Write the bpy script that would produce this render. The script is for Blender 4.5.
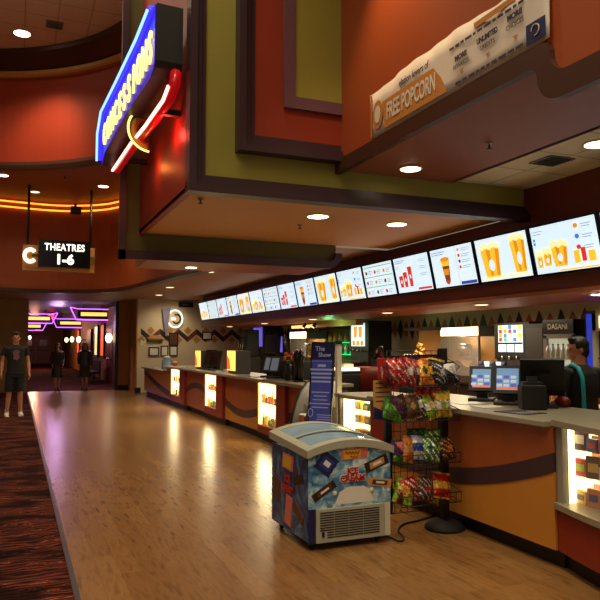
import bpy, bmesh, math, random
from mathutils import Vector, Matrix
random.seed(7)
R = math.radians
PI = math.pi
for o in list(bpy.data.objects): bpy.data.objects.remove(o)
SC = bpy.context.scene
COL = SC.collection

# ---------------------------------------------------------------- camera, world, exposure
cam = bpy.data.cameras.new('camera'); cam_o = bpy.data.objects.new('camera', cam); COL.objects.link(cam_o)
cam.sensor_fit = 'HORIZONTAL'; cam.sensor_width = 36.0; cam.lens = 36.0*675/600
cam.clip_start = 0.05; cam.clip_end = 200
cam_o.location = (0, 0, 1.55); cam_o.rotation_euler = (R(93.81), 0, R(-22.77))
SC.camera = cam_o
SC.view_settings.view_transform = 'Standard'
SC.view_settings.look = 'None'
SC.view_settings.gamma = 1.0
SC.view_settings.use_curve_mapping = False
SC.view_settings.exposure = 0.15
W = bpy.data.worlds.new('lobby'); SC.world = W; W.use_nodes = True
W.node_tree.nodes['Background'].inputs[0].default_value = (1.0, 0.76, 0.52, 1)
W.node_tree.nodes['Background'].inputs[1].default_value = 0.20
WARM = (1.0, 0.86, 0.56)

def lamp(kind, name, loc, power, color=WARM, size=0.1, rot=(0, 0, 0), spot=100, blend=0.8, parent=None):
    l = bpy.data.lights.new(name, kind); l.energy = power; l.color = color
    if kind == 'AREA': l.size = size
    else: l.shadow_soft_size = size
    if kind == 'SPOT': l.spot_size = R(spot); l.spot_blend = blend
    o = bpy.data.objects.new(name, l); COL.objects.link(o); o.location = loc; o.rotation_euler = rot
    if parent: o.parent = parent
    return o
# added fill for the lobby: two broad unseen area lamps high over the floor
lamp('AREA', 'lobby_ceiling_fill', (-1.5, 2.0, 7.6), 150, (1.0, .80, .54), 4.0)
lamp('AREA', 'lobby_ceiling_fill', (0.3, 9.0, 7.6), 90, (1.0, .80, .54), 3.0)

# ---------------------------------------------------------------- materials
def lin(c):
    return tuple(((v/255)/12.92 if v/255 <= .04045 else ((v/255+.055)/1.055)**2.4) for v in c) + (1,)
MATS = {}
def mat(name, rgb, rough=.6, metal=0., emit=0., ecol=None, noise=0., nscale=8., spec=.5, bump=0., alpha=1., trans=0.):
    if name in MATS: return MATS[name]
    m = bpy.data.materials.new(name); m.use_nodes = True; MATS[name] = m
    nt = m.node_tree; b = nt.nodes['Principled BSDF']; c = lin(rgb)
    b.inputs['Base Color'].default_value = c; b.inputs['Roughness'].default_value = rough
    b.inputs['Metallic'].default_value = metal; b.inputs['Specular IOR Level'].default_value = spec
    b.inputs['Alpha'].default_value = alpha; b.inputs['Transmission Weight'].default_value = trans
    if emit:
        b.inputs['Emission Color'].default_value = lin(ecol or rgb); b.inputs['Emission Strength'].default_value = emit
    tc = nt.nodes.new('ShaderNodeTexCoord'); n = nt.nodes.new('ShaderNodeTexNoise')
    n.inputs['Scale'].default_value = nscale; n.inputs['Detail'].default_value = 4
    nt.links.new(tc.outputs['Object'], n.inputs['Vector'])
    if noise:
        mx = nt.nodes.new('ShaderNodeMix'); mx.data_type = 'RGBA'
        mx.inputs[6].default_value = tuple(v*(1-noise) for v in c[:3])+(1,)
        mx.inputs[7].default_value = tuple(min(1, v*(1+noise)) for v in c[:3])+(1,)
        nt.links.new(n.outputs['Fac'], mx.inputs[0]); nt.links.new(mx.outputs[2], b.inputs['Base Color'])
    if bump:
        bp = nt.nodes.new('ShaderNodeBump'); bp.inputs['Strength'].default_value = bump; bp.inputs['Distance'].default_value = .01
        nt.links.new(n.outputs['Fac'], bp.inputs['Height']); nt.links.new(bp.outputs[0], b.inputs['Normal'])
    return m
def M(n): return MATS[n]

mat('olive', (156, 150, 62), .55, noise=.06, nscale=2)
mat('olive_dark', (96, 92, 34), .6, noise=.06, nscale=2)
mat('orange_wall', (154, 70, 30), .5, noise=.05, nscale=2)
mat('red_wall', (160, 54, 26), .5, noise=.05, nscale=2)
mat('red_deep', (150, 52, 26), .5, noise=.05, nscale=2)
mat('rust', (150, 66, 36), .5, noise=.05, nscale=2)
mat('plum', (62, 42, 52), .4, noise=.05)
mat('mauve', (112, 78, 92), .4, noise=.05)
mat('soffit_purple', (150, 84, 66), .5, noise=.05)
mat('brown_trim', (66, 38, 26), .4, noise=.08)
mat('tan_ceiling', (216, 154, 88), .6, noise=.04)
mat('low_ceiling', (168, 118, 82), .6, noise=.04)
mat('fascia', (110, 46, 28), .5, noise=.05)
mat('soffit_orange', (160, 92, 48), .5, noise=.05)
mat('cream', (218, 200, 168), .6, noise=.05, nscale=3)
mat('cream_light', (230, 216, 190), .6, noise=.03)
mat('beige_column', (176, 124, 62), .55, noise=.08, nscale=3)
mat('tan_wall', (150, 106, 56), .6, noise=.1, nscale=2)
mat('gold_trim', (190, 130, 62), .4, noise=.05)
mat('black', (14, 13, 13), .5, noise=.1)
mat('black_gloss', (12, 12, 14), .2)
mat('black_rubber', (20, 18, 18), .7)
mat('charcoal', (44, 42, 42), .45, noise=.1)
mat('dark_grey', (70, 68, 66), .4)
mat('grey', (130, 126, 118), .4, noise=.06)
mat('steel', (168, 164, 156), .25, .9)
mat('stone', (146, 138, 120), .3, noise=.18, nscale=60)
mat('counter_red', (140, 42, 26), .35, noise=.06)
mat('counter_brown', (160, 84, 40), .35, noise=.12, nscale=5)
mat('counter_gold', (196, 130, 50), .35, noise=.1, nscale=5)
mat('wave', (64, 44, 48), .4, noise=.08)
mat('kick', (16, 14, 14), .5)
mat('white', (232, 230, 224), .45)
mat('white_plastic', (214, 208, 190), .4)
mat('freezer_grey', (172, 172, 156), .4, noise=.04)
mat('red', (190, 30, 24), .4); mat('dark_red', (110, 20, 22), .4); mat('orange', (214, 120, 30), .4)
mat('yellow', (226, 180, 50), .4); mat('green', (70, 130, 36), .4); mat('dark_green', (30, 70, 30), .4)
mat('purple', (84, 44, 90), .4); mat('blue', (34, 60, 150), .4); mat('navy', (24, 30, 78), .4)
mat('brown', (92, 54, 30), .45); mat('dark_brown', (48, 26, 18), .45); mat('pink', (222, 120, 110), .4)
mat('silver', (196, 194, 196), .25, .6); mat('lime', (150, 180, 50), .4); mat('tan', (196, 150, 90), .5)
mat('skin', (190, 128, 96), .5, noise=.05); mat('hair', (20, 14, 12), .6, noise=.3, nscale=60)
mat('shirt_black', (20, 18, 20), .8, noise=.2, nscale=30); mat('shorts_black', (16, 15, 17), .85, noise=.2, nscale=30)
mat('turquoise', (30, 160, 178), .6); mat('sock', (210, 200, 190), .8); mat('coat', (52, 40, 42), .8, noise=.2, nscale=20)
mat('poster_blue', (58, 66, 140), .35, emit=.16); mat('poster_text', (150, 156, 200), .4, emit=.12)
mat('banner_white', (214, 202, 192), .6, noise=.05); mat('banner_gold', (184, 122, 56), .6); mat('banner_ink', (52, 44, 66), .6)
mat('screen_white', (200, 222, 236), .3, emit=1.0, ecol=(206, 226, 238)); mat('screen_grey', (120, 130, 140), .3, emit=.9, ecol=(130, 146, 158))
mat('screen_yellow', (230, 180, 50), .3, emit=.95, ecol=(236, 184, 48)); mat('screen_orange', (220, 140, 30), .3, emit=.9, ecol=(222, 138, 26))
mat('screen_cream', (240, 230, 170), .3, emit=1.0, ecol=(240, 228, 160)); mat('screen_red', (200, 50, 40), .3, emit=.9, ecol=(206, 52, 42))
mat('screen_green', (80, 150, 90), .3, emit=.8, ecol=(110, 170, 110)); mat('screen_brown', (120, 60, 30), .3, emit=.7, ecol=(130, 66, 30))
mat('screen_blue', (60, 110, 200), .3, emit=.9, ecol=(70, 120, 210)); mat('screen_navy', (50, 60, 140), .3, emit=.8, ecol=(60, 70, 160))
mat('pos_blue', (90, 130, 170), .3, emit=.45, ecol=(100, 150, 200)); mat('pos_orange', (220, 110, 60), .3, emit=.5)
mat('pos_pale', (170, 190, 210), .3, emit=.5)
mat('lens', (255, 236, 200), .4, emit=9, ecol=(255, 232, 190)); mat('lens_dim', (255, 220, 180), .4, emit=2.2, ecol=(255, 222, 176))
mat('lit_back', (255, 230, 160), .5, emit=3.4, ecol=(255, 228, 140)); mat('lit_back_near', (255, 236, 170), .5, emit=2.8, ecol=(255, 234, 160))
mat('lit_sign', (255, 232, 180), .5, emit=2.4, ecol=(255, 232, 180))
mat('lit_amber', (255, 200, 90), .5, emit=1.3, ecol=(255, 206, 92)); mat('lit_red', (240, 90, 40), .5, emit=1.1, ecol=(236, 80, 36))
mat('neon_gold', (255, 170, 60), .4, emit=2, ecol=(255, 160, 44)); mat('neon_blue', (40, 40, 255), .4, emit=1.6, ecol=(50, 40, 255))
mat('neon_cyan', (130, 180, 255), .4, emit=2.2, ecol=(120, 170, 255)); mat('sign_blue', (50, 30, 160), .3, emit=.45, ecol=(60, 30, 220))
mat('neon_yellow', (255, 230, 120), .4, emit=1.7, ecol=(255, 226, 120)); mat('neon_red', (255, 60, 50), .4, emit=7, ecol=(255, 40, 40))
mat('neon_core', (255, 190, 170), .4, emit=3, ecol=(255, 170, 150)); mat('neon_purple', (200, 90, 255), .4, emit=2.6, ecol=(196, 90, 255))
mat('red_can', (170, 14, 24), .3, emit=.35, ecol=(200, 10, 22)); mat('letter_white', (255, 255, 240), .4, emit=1.5, ecol=(255, 252, 236))
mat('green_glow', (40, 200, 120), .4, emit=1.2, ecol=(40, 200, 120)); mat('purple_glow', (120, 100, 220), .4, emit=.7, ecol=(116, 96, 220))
mat('fridge_light', (190, 200, 180), .5, emit=.45, ecol=(200, 210, 180)); mat('blue_glow', (20, 50, 180), .4, emit=.5, ecol=(20, 60, 210))
mat('sconce', (255, 240, 200), .4, emit=4, ecol=(255, 236, 190)); mat('lid_glass', (140, 170, 196), .08, noise=.25, nscale=7)
mat('wedge_blue', (130, 128, 170), .5)
mat('pos_dim', (120, 130, 140), .3, emit=.22, ecol=(130, 146, 160))
mat('glass', (255, 255, 255), .03, alpha=.12)
mat('zig_dark', (52, 28, 22), .5); mat('zig_brown', (112, 48, 26), .5); mat('zig_tan', (190, 130, 66), .5); mat('zig_orange', (170, 90, 44), .5)

def new_nt(name, rough, spec=.5):
    m = bpy.data.materials.new(name); m.use_nodes = True; MATS[name] = m
    nt = m.node_tree; b = nt.nodes['Principled BSDF']; b.inputs['Roughness'].default_value = rough
    b.inputs['Specular IOR Level'].default_value = spec
    return m, nt, b, nt.nodes.new('ShaderNodeTexCoord')
def ramp(nt, stops):
    r = nt.nodes.new('ShaderNodeValToRGB'); e = r.color_ramp.elements
    while len(e) < len(stops): e.new(.5)
    for k, (p, c) in enumerate(stops): e[k].position = p; e[k].color = lin(c)
    return r
def mat_wood():
    m, nt, b, tc = new_nt('wood_floor', .27, .55); L = nt.links
    mp = nt.nodes.new('ShaderNodeMapping'); mp.inputs['Rotation'].default_value = (0, 0, R(90)); L.new(tc.outputs['Object'], mp.inputs[0])
    br = nt.nodes.new('ShaderNodeTexBrick'); br.offset = .37; br.inputs['Scale'].default_value = 1
    br.inputs['Brick Width'].default_value = 1.2; br.inputs['Row Height'].default_value = .14; br.inputs['Mortar Size'].default_value = .0015; br.inputs['Mortar Smooth'].default_value = .1
    br.inputs['Color1'].default_value = lin((152, 114, 70)); br.inputs['Color2'].default_value = lin((136, 98, 58)); br.inputs['Mortar'].default_value = lin((122, 86, 48))
    L.new(mp.outputs[0], br.inputs[0])
    mp2 = nt.nodes.new('ShaderNodeMapping'); mp2.inputs['Scale'].default_value = (9, 1.6, 1); L.new(tc.outputs['Object'], mp2.inputs[0])
    n = nt.nodes.new('ShaderNodeTexNoise'); n.inputs['Scale'].default_value = 2.2; n.inputs['Detail'].default_value = 6; n.inputs['Distortion'].default_value = .2
    L.new(mp2.outputs[0], n.inputs['Vector'])
    rp = ramp(nt, [(.3, (205, 198, 190)), (.5, (252, 250, 248)), (.72, (222, 214, 204))]); L.new(n.outputs['Fac'], rp.inputs[0])
    mx = nt.nodes.new('ShaderNodeMix'); mx.data_type = 'RGBA'; mx.blend_type = 'MULTIPLY'; mx.inputs[0].default_value = 1
    L.new(br.outputs['Color'], mx.inputs[6]); L.new(rp.outputs[0], mx.inputs[7]); L.new(mx.outputs[2], b.inputs['Base Color'])
mat_wood()
def mat_carpet():
    m, nt, b, tc = new_nt('carpet', .95, .1); L = nt.links
    mp = nt.nodes.new('ShaderNodeMapping'); mp.inputs['Scale'].default_value = (1.0, 2.2, 1); L.new(tc.outputs['Object'], mp.inputs[0])
    w = nt.nodes.new('ShaderNodeTexWave'); w.inputs['Scale'].default_value = 2.2; w.inputs['Distortion'].default_value = 11; w.inputs['Detail'].default_value = 2
    w.inputs['Detail Scale'].default_value = 1.6; w.bands_direction = 'Y'
    L.new(mp.outputs[0], w.inputs['Vector'])
    r1 = ramp(nt, [(0, (40, 22, 22)), (.45, (74, 30, 26)), (.78, (112, 40, 30)), (.88, (164, 104, 60)), (.94, (80, 32, 26))]); L.new(w.outputs['Fac'], r1.inputs[0])
    n = nt.nodes.new('ShaderNodeTexNoise'); n.inputs['Scale'].default_value = 1.6; n.inputs['Detail'].default_value = 3; L.new(mp.outputs[0], n.inputs['Vector'])
    r2 = ramp(nt, [(.42, (60, 50, 60)), (.55, (255, 255, 255))]); L.new(n.outputs['Fac'], r2.inputs[0])
    mx = nt.nodes.new('ShaderNodeMix'); mx.data_type = 'RGBA'; mx.blend_type = 'MULTIPLY'; mx.inputs[0].default_value = .85
    L.new(r1.outputs[0], mx.inputs[6]); L.new(r2.outputs[0], mx.inputs[7]); L.new(mx.outputs[2], b.inputs['Base Color'])
mat_carpet()
def mat_tile(name, c, size=.6):
    m, nt, b, tc = new_nt(name, .8, .2); L = nt.links
    br = nt.nodes.new('ShaderNodeTexBrick'); br.offset = 0; br.inputs['Scale'].default_value = 1
    br.inputs['Brick Width'].default_value = size; br.inputs['Row Height'].default_value = size; br.inputs['Mortar Size'].default_value = .012
    br.inputs['Color1'].default_value = lin(c); br.inputs['Color2'].default_value = lin(tuple(v*.97 for v in c)); br.inputs['Mortar'].default_value = lin(tuple(v*.8 for v in c))
    L.new(tc.outputs['Object'], br.inputs[0]); L.new(br.outputs[0], b.inputs['Base Color'])
mat_tile('ceiling_tile', (206, 172, 140)); mat_tile('ceiling_tile_pale', (232, 218, 182))
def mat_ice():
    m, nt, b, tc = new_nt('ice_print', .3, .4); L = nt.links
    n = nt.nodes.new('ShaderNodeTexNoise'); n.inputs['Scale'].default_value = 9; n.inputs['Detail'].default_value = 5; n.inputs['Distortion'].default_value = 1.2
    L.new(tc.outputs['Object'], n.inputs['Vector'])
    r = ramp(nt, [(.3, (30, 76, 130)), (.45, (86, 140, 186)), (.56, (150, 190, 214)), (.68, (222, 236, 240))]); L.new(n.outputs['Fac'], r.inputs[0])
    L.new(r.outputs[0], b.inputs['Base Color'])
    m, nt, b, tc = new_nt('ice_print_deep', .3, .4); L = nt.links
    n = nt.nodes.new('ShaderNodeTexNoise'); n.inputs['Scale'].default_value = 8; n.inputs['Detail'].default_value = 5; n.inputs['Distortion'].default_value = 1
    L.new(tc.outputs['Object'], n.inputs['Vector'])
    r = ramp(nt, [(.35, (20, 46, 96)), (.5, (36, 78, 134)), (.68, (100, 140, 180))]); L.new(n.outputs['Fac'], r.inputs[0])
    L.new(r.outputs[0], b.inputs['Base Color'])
mat_ice()

# ---------------------------------------------------------------- mesh builder
ORD = ['first', 'second', 'third', 'fourth', 'fifth', 'sixth', 'seventh', 'eighth', 'ninth', 'tenth', 'eleventh', 'twelfth', 'thirteenth', 'fourteenth', 'fifteenth', 'sixteenth']
class MB:
    def __init__(s): s.v = []; s.f = []; s.m = []; s.sm = []
    def add(s, vs, fs, m=None, smooth=False):
        k = len(s.v); s.v += [tuple(v) for v in vs]
        for f in fs: s.f.append(tuple(i+k for i in f)); s.m.append(m); s.sm.append(smooth)
        return s
    def box(s, x0, x1, y0, y1, z0, z1, m=None, bev=0.):
        if bev <= 0:
            vs = [(x, y, z) for z in (z0, z1) for y in (y0, y1) for x in (x0, x1)]
            return s.add(vs, [(0, 2, 3, 1), (4, 5, 7, 6), (0, 1, 5, 4), (2, 6, 7, 3), (0, 4, 6, 2), (1, 3, 7, 5)], m)
        bm = bmesh.new(); bmesh.ops.create_cube(bm, size=1)
        for v in bm.verts:
            v.co = Vector(((x0+x1)/2+v.co.x*(x1-x0), (y0+y1)/2+v.co.y*(y1-y0), (z0+z1)/2+v.co.z*(z1-z0)))
        bmesh.ops.bevel(bm, geom=list(bm.edges), offset=bev, segments=2, affect='EDGES', profile=.5)
        return s.bm(bm, m)
    def bm(s, bm, m=None, smooth=False):
        bm.verts.index_update(); s.add([v.co[:] for v in bm.verts], [[v.index for v in f.verts] for f in bm.faces], m, smooth); bm.free(); return s
    def obox(s, c, ax, ay, az, m=None):   # centre and three half-axis vectors
        c = Vector(c); ax, ay, az = Vector(ax), Vector(ay), Vector(az)
        vs = [c+ax*i+ay*j+az*k for k in (-1, 1) for j in (-1, 1) for i in (-1, 1)]
        return s.add(vs, [(0, 2, 3, 1), (4, 5, 7, 6), (0, 1, 5, 4), (2, 6, 7, 3), (0, 4, 6, 2), (1, 3, 7, 5)], m)
    def tube(s, pts, r, n=10, m=None, caps=True, smooth=True, closed=False):
        pts = [Vector(p) for p in pts]; N = len(pts); rs = r if isinstance(r, (list, tuple)) else [r]*N
        vs = []; up = None
        for i, p in enumerate(pts):
            if closed: t = pts[(i+1) % N]-pts[i-1]
            else: t = pts[min(i+1, N-1)]-pts[max(i-1, 0)]
            t.normalize()
            if up is None: up = Vector((0, 0, 1)) if abs(t.z) < .9 else Vector((0, 1, 0))
            a = t.cross(up)
            if a.length < 1e-4: a = t.cross(Vector((1, 0, 0)))
            a.normalize(); b2 = a.cross(t).normalized(); up = b2
            for k in range(n):
                q = 2*PI*k/n; vs.append(p+(a*math.cos(q)+b2*math.sin(q))*rs[i])
        fs = []
        for i in range(N if closed else N-1):
            j = (i+1) % N
            for k in range(n): fs.append((i*n+k, i*n+(k+1) % n, j*n+(k+1) % n, j*n+k))
        if caps and not closed: fs += [tuple(range(n))[::-1], tuple((N-1)*n+k for k in range(n))]
        return s.add(vs, fs, m, smooth)
    def lathe(s, prof, c=(0, 0, 0), n=20, m=None, smooth=True):   # (r, z) pairs
        vs = []; fs = []
        for (r, z) in prof:
            for k in range(n): vs.append((c[0]+r*math.cos(2*PI*k/n), c[1]+r*math.sin(2*PI*k/n), c[2]+z))
        for i in range(len(prof)-1):
            for k in range(n): fs.append((i*n+k, i*n+(k+1) % n, (i+1)*n+(k+1) % n, (i+1)*n+k))
        fs += [tuple(range(n))[::-1], tuple((len(prof)-1)*n+k for k in range(n))]
        return s.add(vs, fs, m, smooth)
    def prism(s, pts, o, u, v, d, m=None):     # outline pts in plane (u,v) at o, pushed by d
        o, u, v, d = Vector(o), Vector(u), Vector(v), Vector(d); n = len(pts)
        a = [o+u*p[0]+v*p[1] for p in pts]; b = [q+d for q in a]
        return s.add(a+b, [tuple(range(n))[::-1], tuple(range(n, 2*n))]+[(i, (i+1) % n, n+(i+1) % n, n+i) for i in range(n)], m)
    def ell(s, c, rx, ry, rz, m=None, n=16, k=10):
        vs = [(c[0], c[1], c[2]-rz)]
        for i in range(1, k):
            t = PI*i/k
            for j in range(n): vs.append((c[0]+rx*math.sin(t)*math.cos(2*PI*j/n), c[1]+ry*math.sin(t)*math.sin(2*PI*j/n), c[2]-rz*math.cos(t)))
        vs.append((c[0], c[1], c[2]+rz)); fs = []
        for j in range(n): fs.append((0, 1+(j+1) % n, 1+j))
        for i in range(k-2):
            for j in range(n): fs.append((1+i*n+j, 1+i*n+(j+1) % n, 1+(i+1)*n+(j+1) % n, 1+(i+1)*n+j))
        for j in range(n): fs.append((1+(k-2)*n+j, 1+(k-2)*n+(j+1) % n, len(vs)-1))
        return s.add(vs, fs, m, True)
    def build(s, name, m=None, parent=None):
        me = bpy.data.meshes.new(name); me.from_pydata(s.v, [], s.f)
        names = []
        for q in s.m:
            q = q or m
            if q not in names: names.append(q)
        for q in names: me.materials.append(M(q))
        for p, q, sm in zip(me.polygons, s.m, s.sm): p.material_index = names.index(q or m); p.use_smooth = sm
        bm = bmesh.new(); bm.from_mesh(me); bmesh.ops.recalc_face_normals(bm, faces=bm.faces); bm.to_mesh(me); bm.free()
        me.update()
        o = bpy.data.objects.new(name, me); COL.objects.link(o)
        if parent: o.parent = parent
        return o
def tag(o, label, cat, group=None, kind=None):
    o['label'] = label; o['category'] = cat
    if group: o['group'] = group
    if kind: o['kind'] = kind
    return o
def thing(name, label, cat, loc=(0, 0, 0), rz=0., group=None):
    o = bpy.data.objects.new(name, None); COL.objects.link(o); o.location = loc; o.rotation_euler = (0, 0, rz); o.empty_display_size = .1
    return tag(o, label, cat, group)
def struct(mb, name, m=None, parent=None):
    o = mb.build(name, m, parent)
    if not parent: o['kind'] = 'structure'
    return o
def dup(root, loc, rz, label, group=None):
    r = root.copy(); COL.objects.link(r); r.location = loc; r.rotation_euler = (0, 0, rz); r['label'] = label
    if group: r['group'] = group
    for ch in list(root.children):
        c = ch.copy(); COL.objects.link(c); c.parent = r
        for g in list(ch.children):
            d = g.copy(); COL.objects.link(d); d.parent = c
    return r
def text(body, size, o, u, v, m, name, parent=None, depth=.006, bold=0., align='CENTER', sx=1., space=1.):
    cu = bpy.data.curves.new(name, 'FONT'); cu.body = body; cu.size = size; cu.extrude = depth/2; cu.offset = bold; cu.align_x = align; cu.align_y = 'CENTER'
    cu.space_character = space; cu.resolution_u = 3
    t = bpy.data.objects.new('tmp', cu); COL.objects.link(t); bpy.context.view_layer.update()
    me = bpy.data.meshes.new_from_object(t.evaluated_get(bpy.context.evaluated_depsgraph_get()))
    bpy.data.objects.remove(t); bpy.data.curves.remove(cu)
    u = Vector(u).normalized(); v = Vector(v).normalized(); w = u.cross(v)
    for q in me.vertices: c = q.co.copy(); q.co = Vector(o)+u*c.x*sx+v*c.y+w*c.z
    me.materials.clear(); me.materials.append(M(m)); me.name = name
    ob = bpy.data.objects.new(name, me); COL.objects.link(ob)
    if parent: ob.parent = parent
    return ob

# ================================================================ THE SETTING
struct(MB().box(-9, .37, -3, 64, -.06, 0).box(.37, 9, 24.2, 64, -.06, 0), 'floor_carpet', 'carpet')
struct(MB().box(.40, 9, -3, 24.2, -.06, 0), 'floor', 'wood_floor')
struct(MB().box(.37, .405, -3, 24.2, -.05, .006), 'trim_1', 'dark_grey')
struct(MB().box(-9, 9, -3, 24, 8.0, 8.1), 'ceiling_high', 'ceiling_tile')

# rotunda: opening edge path (upper) and hanging wall path (lower), same number of points
def arcpts(c, rx, ry, a0, a1, n): return [(c[0]+rx*math.cos(R(a0+(a1-a0)*i/n)), c[1]+ry*math.sin(R(a0+(a1-a0)*i/n))) for i in range(n+1)]
up = [(-6.55, -3), (-6.55, 9)] + arcpts((-2.0, 12.0), 4.55, 4.55, 180, 0, 48) + [(2.55, 9.3)]
def cr(ps, n):
    out = []
    for i in range(len(ps)-1):
        p0 = ps[max(i-1, 0)]; p1 = ps[i]; p2 = ps[i+1]; p3 = ps[min(i+2, len(ps)-1)]
        for k in range(n):
            t = k/n
            out.append(tuple(.5*((2*p1[a])+(-p0[a]+p2[a])*t+(2*p0[a]-5*p1[a]+4*p2[a]-p3[a])*t*t+(-p0[a]+3*p1[a]-3*p2[a]+p3[a])*t**3) for a in (0, 1)))
    return out+[ps[-1]]
lo = cr([(-8, -3), (-8, 9), (-6, 16), (-2.5, 19), (.2, 19.75), (1.5, 19.6), (2.5, 18.6), (2.9, 16.2), (3.15, 14), (3.42, 12.2), (3.5, 9.3)], 4)
def resample(ps, n):
    L = [0]
    for a, b in zip(ps, ps[1:]): L.append(L[-1]+math.dist(a, b))
    out = []
    for i in range(n):
        t = L[-1]*i/(n-1); j = max(k for k in range(len(L)) if L[k] <= t+1e-9); j = min(j, len(ps)-2)
        f = (t-L[j])/(L[j+1]-L[j]); out.append(tuple(ps[j][a]+(ps[j+1][a]-ps[j][a])*f for a in (0, 1)))
    return out
N = 180
upr = resample(up, N); lor = resample(lo, N)
def offset(ps, d):
    out = []
    for i, p in enumerate(ps):
        a = ps[max(i-1, 0)]; b = ps[min(i+1, len(ps)-1)]; t = (b[0]-a[0], b[1]-a[1]); l = math.hypot(*t); out.append((p[0]+d*t[1]/l, p[1]-d*t[0]/l))
    return out    # +d: inward (towards the room)
def sweep(mb, ps, prof, m=None):       # prof: (offset, z) closed loop
    k = len(prof); rows = [offset(ps, d) for d, z in prof]; n = len(ps)
    vs = [(rows[j][i][0], rows[j][i][1], prof[j][1]) for i in range(n) for j in range(k)]
    fs = [(i*k+j, i*k+(j+1) % k, (i+1)*k+(j+1) % k, (i+1)*k+j) for i in range(n-1) for j in range(k)]
    fs += [tuple(range(k)), tuple((n-1)*k+j for j in range(k))]
    return mb.add(vs, fs, m, False)
def rect(d0, d1, z0, z1): return [(d0, z0), (d1, z0), (d1, z1), (d0, z1)]
struct(sweep(MB(), upr, rect(-.1, 0, 5.62, 8.0)), 'wall_rotunda_upper', 'red_wall')
struct(sweep(MB(), upr, [(0, 7.64), (.2, 7.66), (.52, 7.9), (.54, 7.99), (0, 7.99)]), 'trim_2', 'brown_trim')
struct(sweep(MB(), upr, [(0, 7.52), (.12, 7.52), (.16, 7.56), (.16, 7.64), (0, 7.64)]), 'trim_3', 'gold_trim')
struct(sweep(MB(), upr, [(-.15, 5.46), (.02, 5.46), (.04, 5.54), (.02, 5.62), (-.15, 5.62)]), 'trim_4', 'brown_trim')
vs = [(p[0], p[1], 5.5) for p in upr]+[(p[0], p[1], 5.5) for p in lor]
mb = MB(); mb.add(vs+[(x, y, z+.06) for x, y, z in vs], [(i, i+1, N+i+1, N+i) for i in range(N-1)]+[(2*N+i, 2*N+i+1, 3*N+i+1, 3*N+i) for i in range(N-1)])
struct(mb, 'ceiling_ring', 'rust')
struct(sweep(MB(), lor, rect(-.12, 0, 3.05, 5.5)), 'wall_rotunda_lower', 'orange_wall')
struct(sweep(MB(), lor, rect(-.16, .07, 2.98, 3.08)), 'trim_5', 'brown_trim')
lo_c = (-1.0, 9.0); out = []
for p in lor:
    dx, dy = p[0]-lo_c[0], p[1]-lo_c[1]
    s = min([(9-lo_c[0])/dx if dx > 1e-6 else 1e9, (-9-lo_c[0])/dx if dx < -1e-6 else 1e9, (24.3-lo_c[1])/dy if dy > 1e-6 else 1e9, (-3-lo_c[1])/dy if dy < -1e-6 else 1e9])
    out.append((lo_c[0]+dx*s, lo_c[1]+dy*s))
out[-1] = (9, 9.3)
vs = [(p[0], p[1], 3.05) for p in lor]+[(p[0], p[1], 3.05) for p in out]
mb = MB(); fs = []
corner = None
for i in range(N-1):
    a, b = out[i], out[i+1]
    fs.append((i, i+1, N+i+1, N+i))
    if abs(a[0]-b[0]) > .05 and abs(a[1]-b[1]) > .05 and max(a[1], b[1]) > 20:
        vs.append((9 if a[0] > 0 else -9, 24.3, 3.05)); fs.append((N+i, N+i+1, len(vs)-1))
mb.add(vs, fs); struct(mb, 'ceiling_low', 'low_ceiling')
# hall beyond and its walls
struct(MB().box(-9, .36, 24.2, 24.5, 0, 3.3), 'wall_far_left', 'tan_wall')
struct(MB().box(-9, 9, 24.3, 64, 3.12, 3.2), 'ceiling_hall', 'charcoal')
struct(MB().box(3.6, 3.9, 24.6, 62, 0, 3.2), 'wall_hall_right', 'tan_wall')
struct(MB().box(-3, -2.8, 24.5, 62, 0, 3.2), 'wall_hall_left', 'dark_brown')
struct(MB().box(-3, 4, 60, 60.2, 0, 3.2), 'wall_hall_end', 'tan_wall')
t = struct(MB().box(3.24, 3.92, 24.1, 24.6, 0, 3.2), 'wall_pier', 'beige_column')
struct(MB().box(3.16, 3.26, 24.0, 24.62, 0, 3.2), 'trim_6', 'dark_brown')
struct(MB().box(3.2, 3.98, 24.06, 24.12, 0, .16), 'baseboard_pier', 'kick')
struct(MB().box(3.66, 9, 22.5, 22.7, 0, 3.05), 'wall_cream_end', 'cream')
struct(MB().box(3.62, 3.66, 22.46, 24.1, 0, 3.05), 'trim_7', 'beige_column')
struct(MB().box(3.6, 3.78, 22.42, 22.5, 0, .16), 'baseboard_cream', 'kick')
struct(MB().box(8.2, 8.4, -3, 22.5, 0, 3.4), 'wall_back', 'cream')

# menu bulkhead
mb = MB().box(5.37, 5.5, -3, 20.65, 2.14, 3.04); mb.box(5.37, 5.5, -3, 6.1, 3.04, 3.45)
struct(mb, 'wall_menu_fascia', 'fascia')
struct(MB().box(5.34, 6.7, -3, 20.65, 2.1, 2.14), 'ceiling_menu_soffit', 'soffit_orange')
struct(MB().box(6.6, 6.7, -3, 20.65, 2.14, 3.04), 'wall_menu_rear', 'cream')
struct(MB().box(5.5, 6.6, 20.6, 20.65, 2.14, 3.04), 'wall_menu_end', 'fascia')
struct(MB().box(4.3, 5.4, -3, 6.06, 3.34, 3.38), 'ceiling_tile_strip', 'ceiling_tile_pale')

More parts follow.
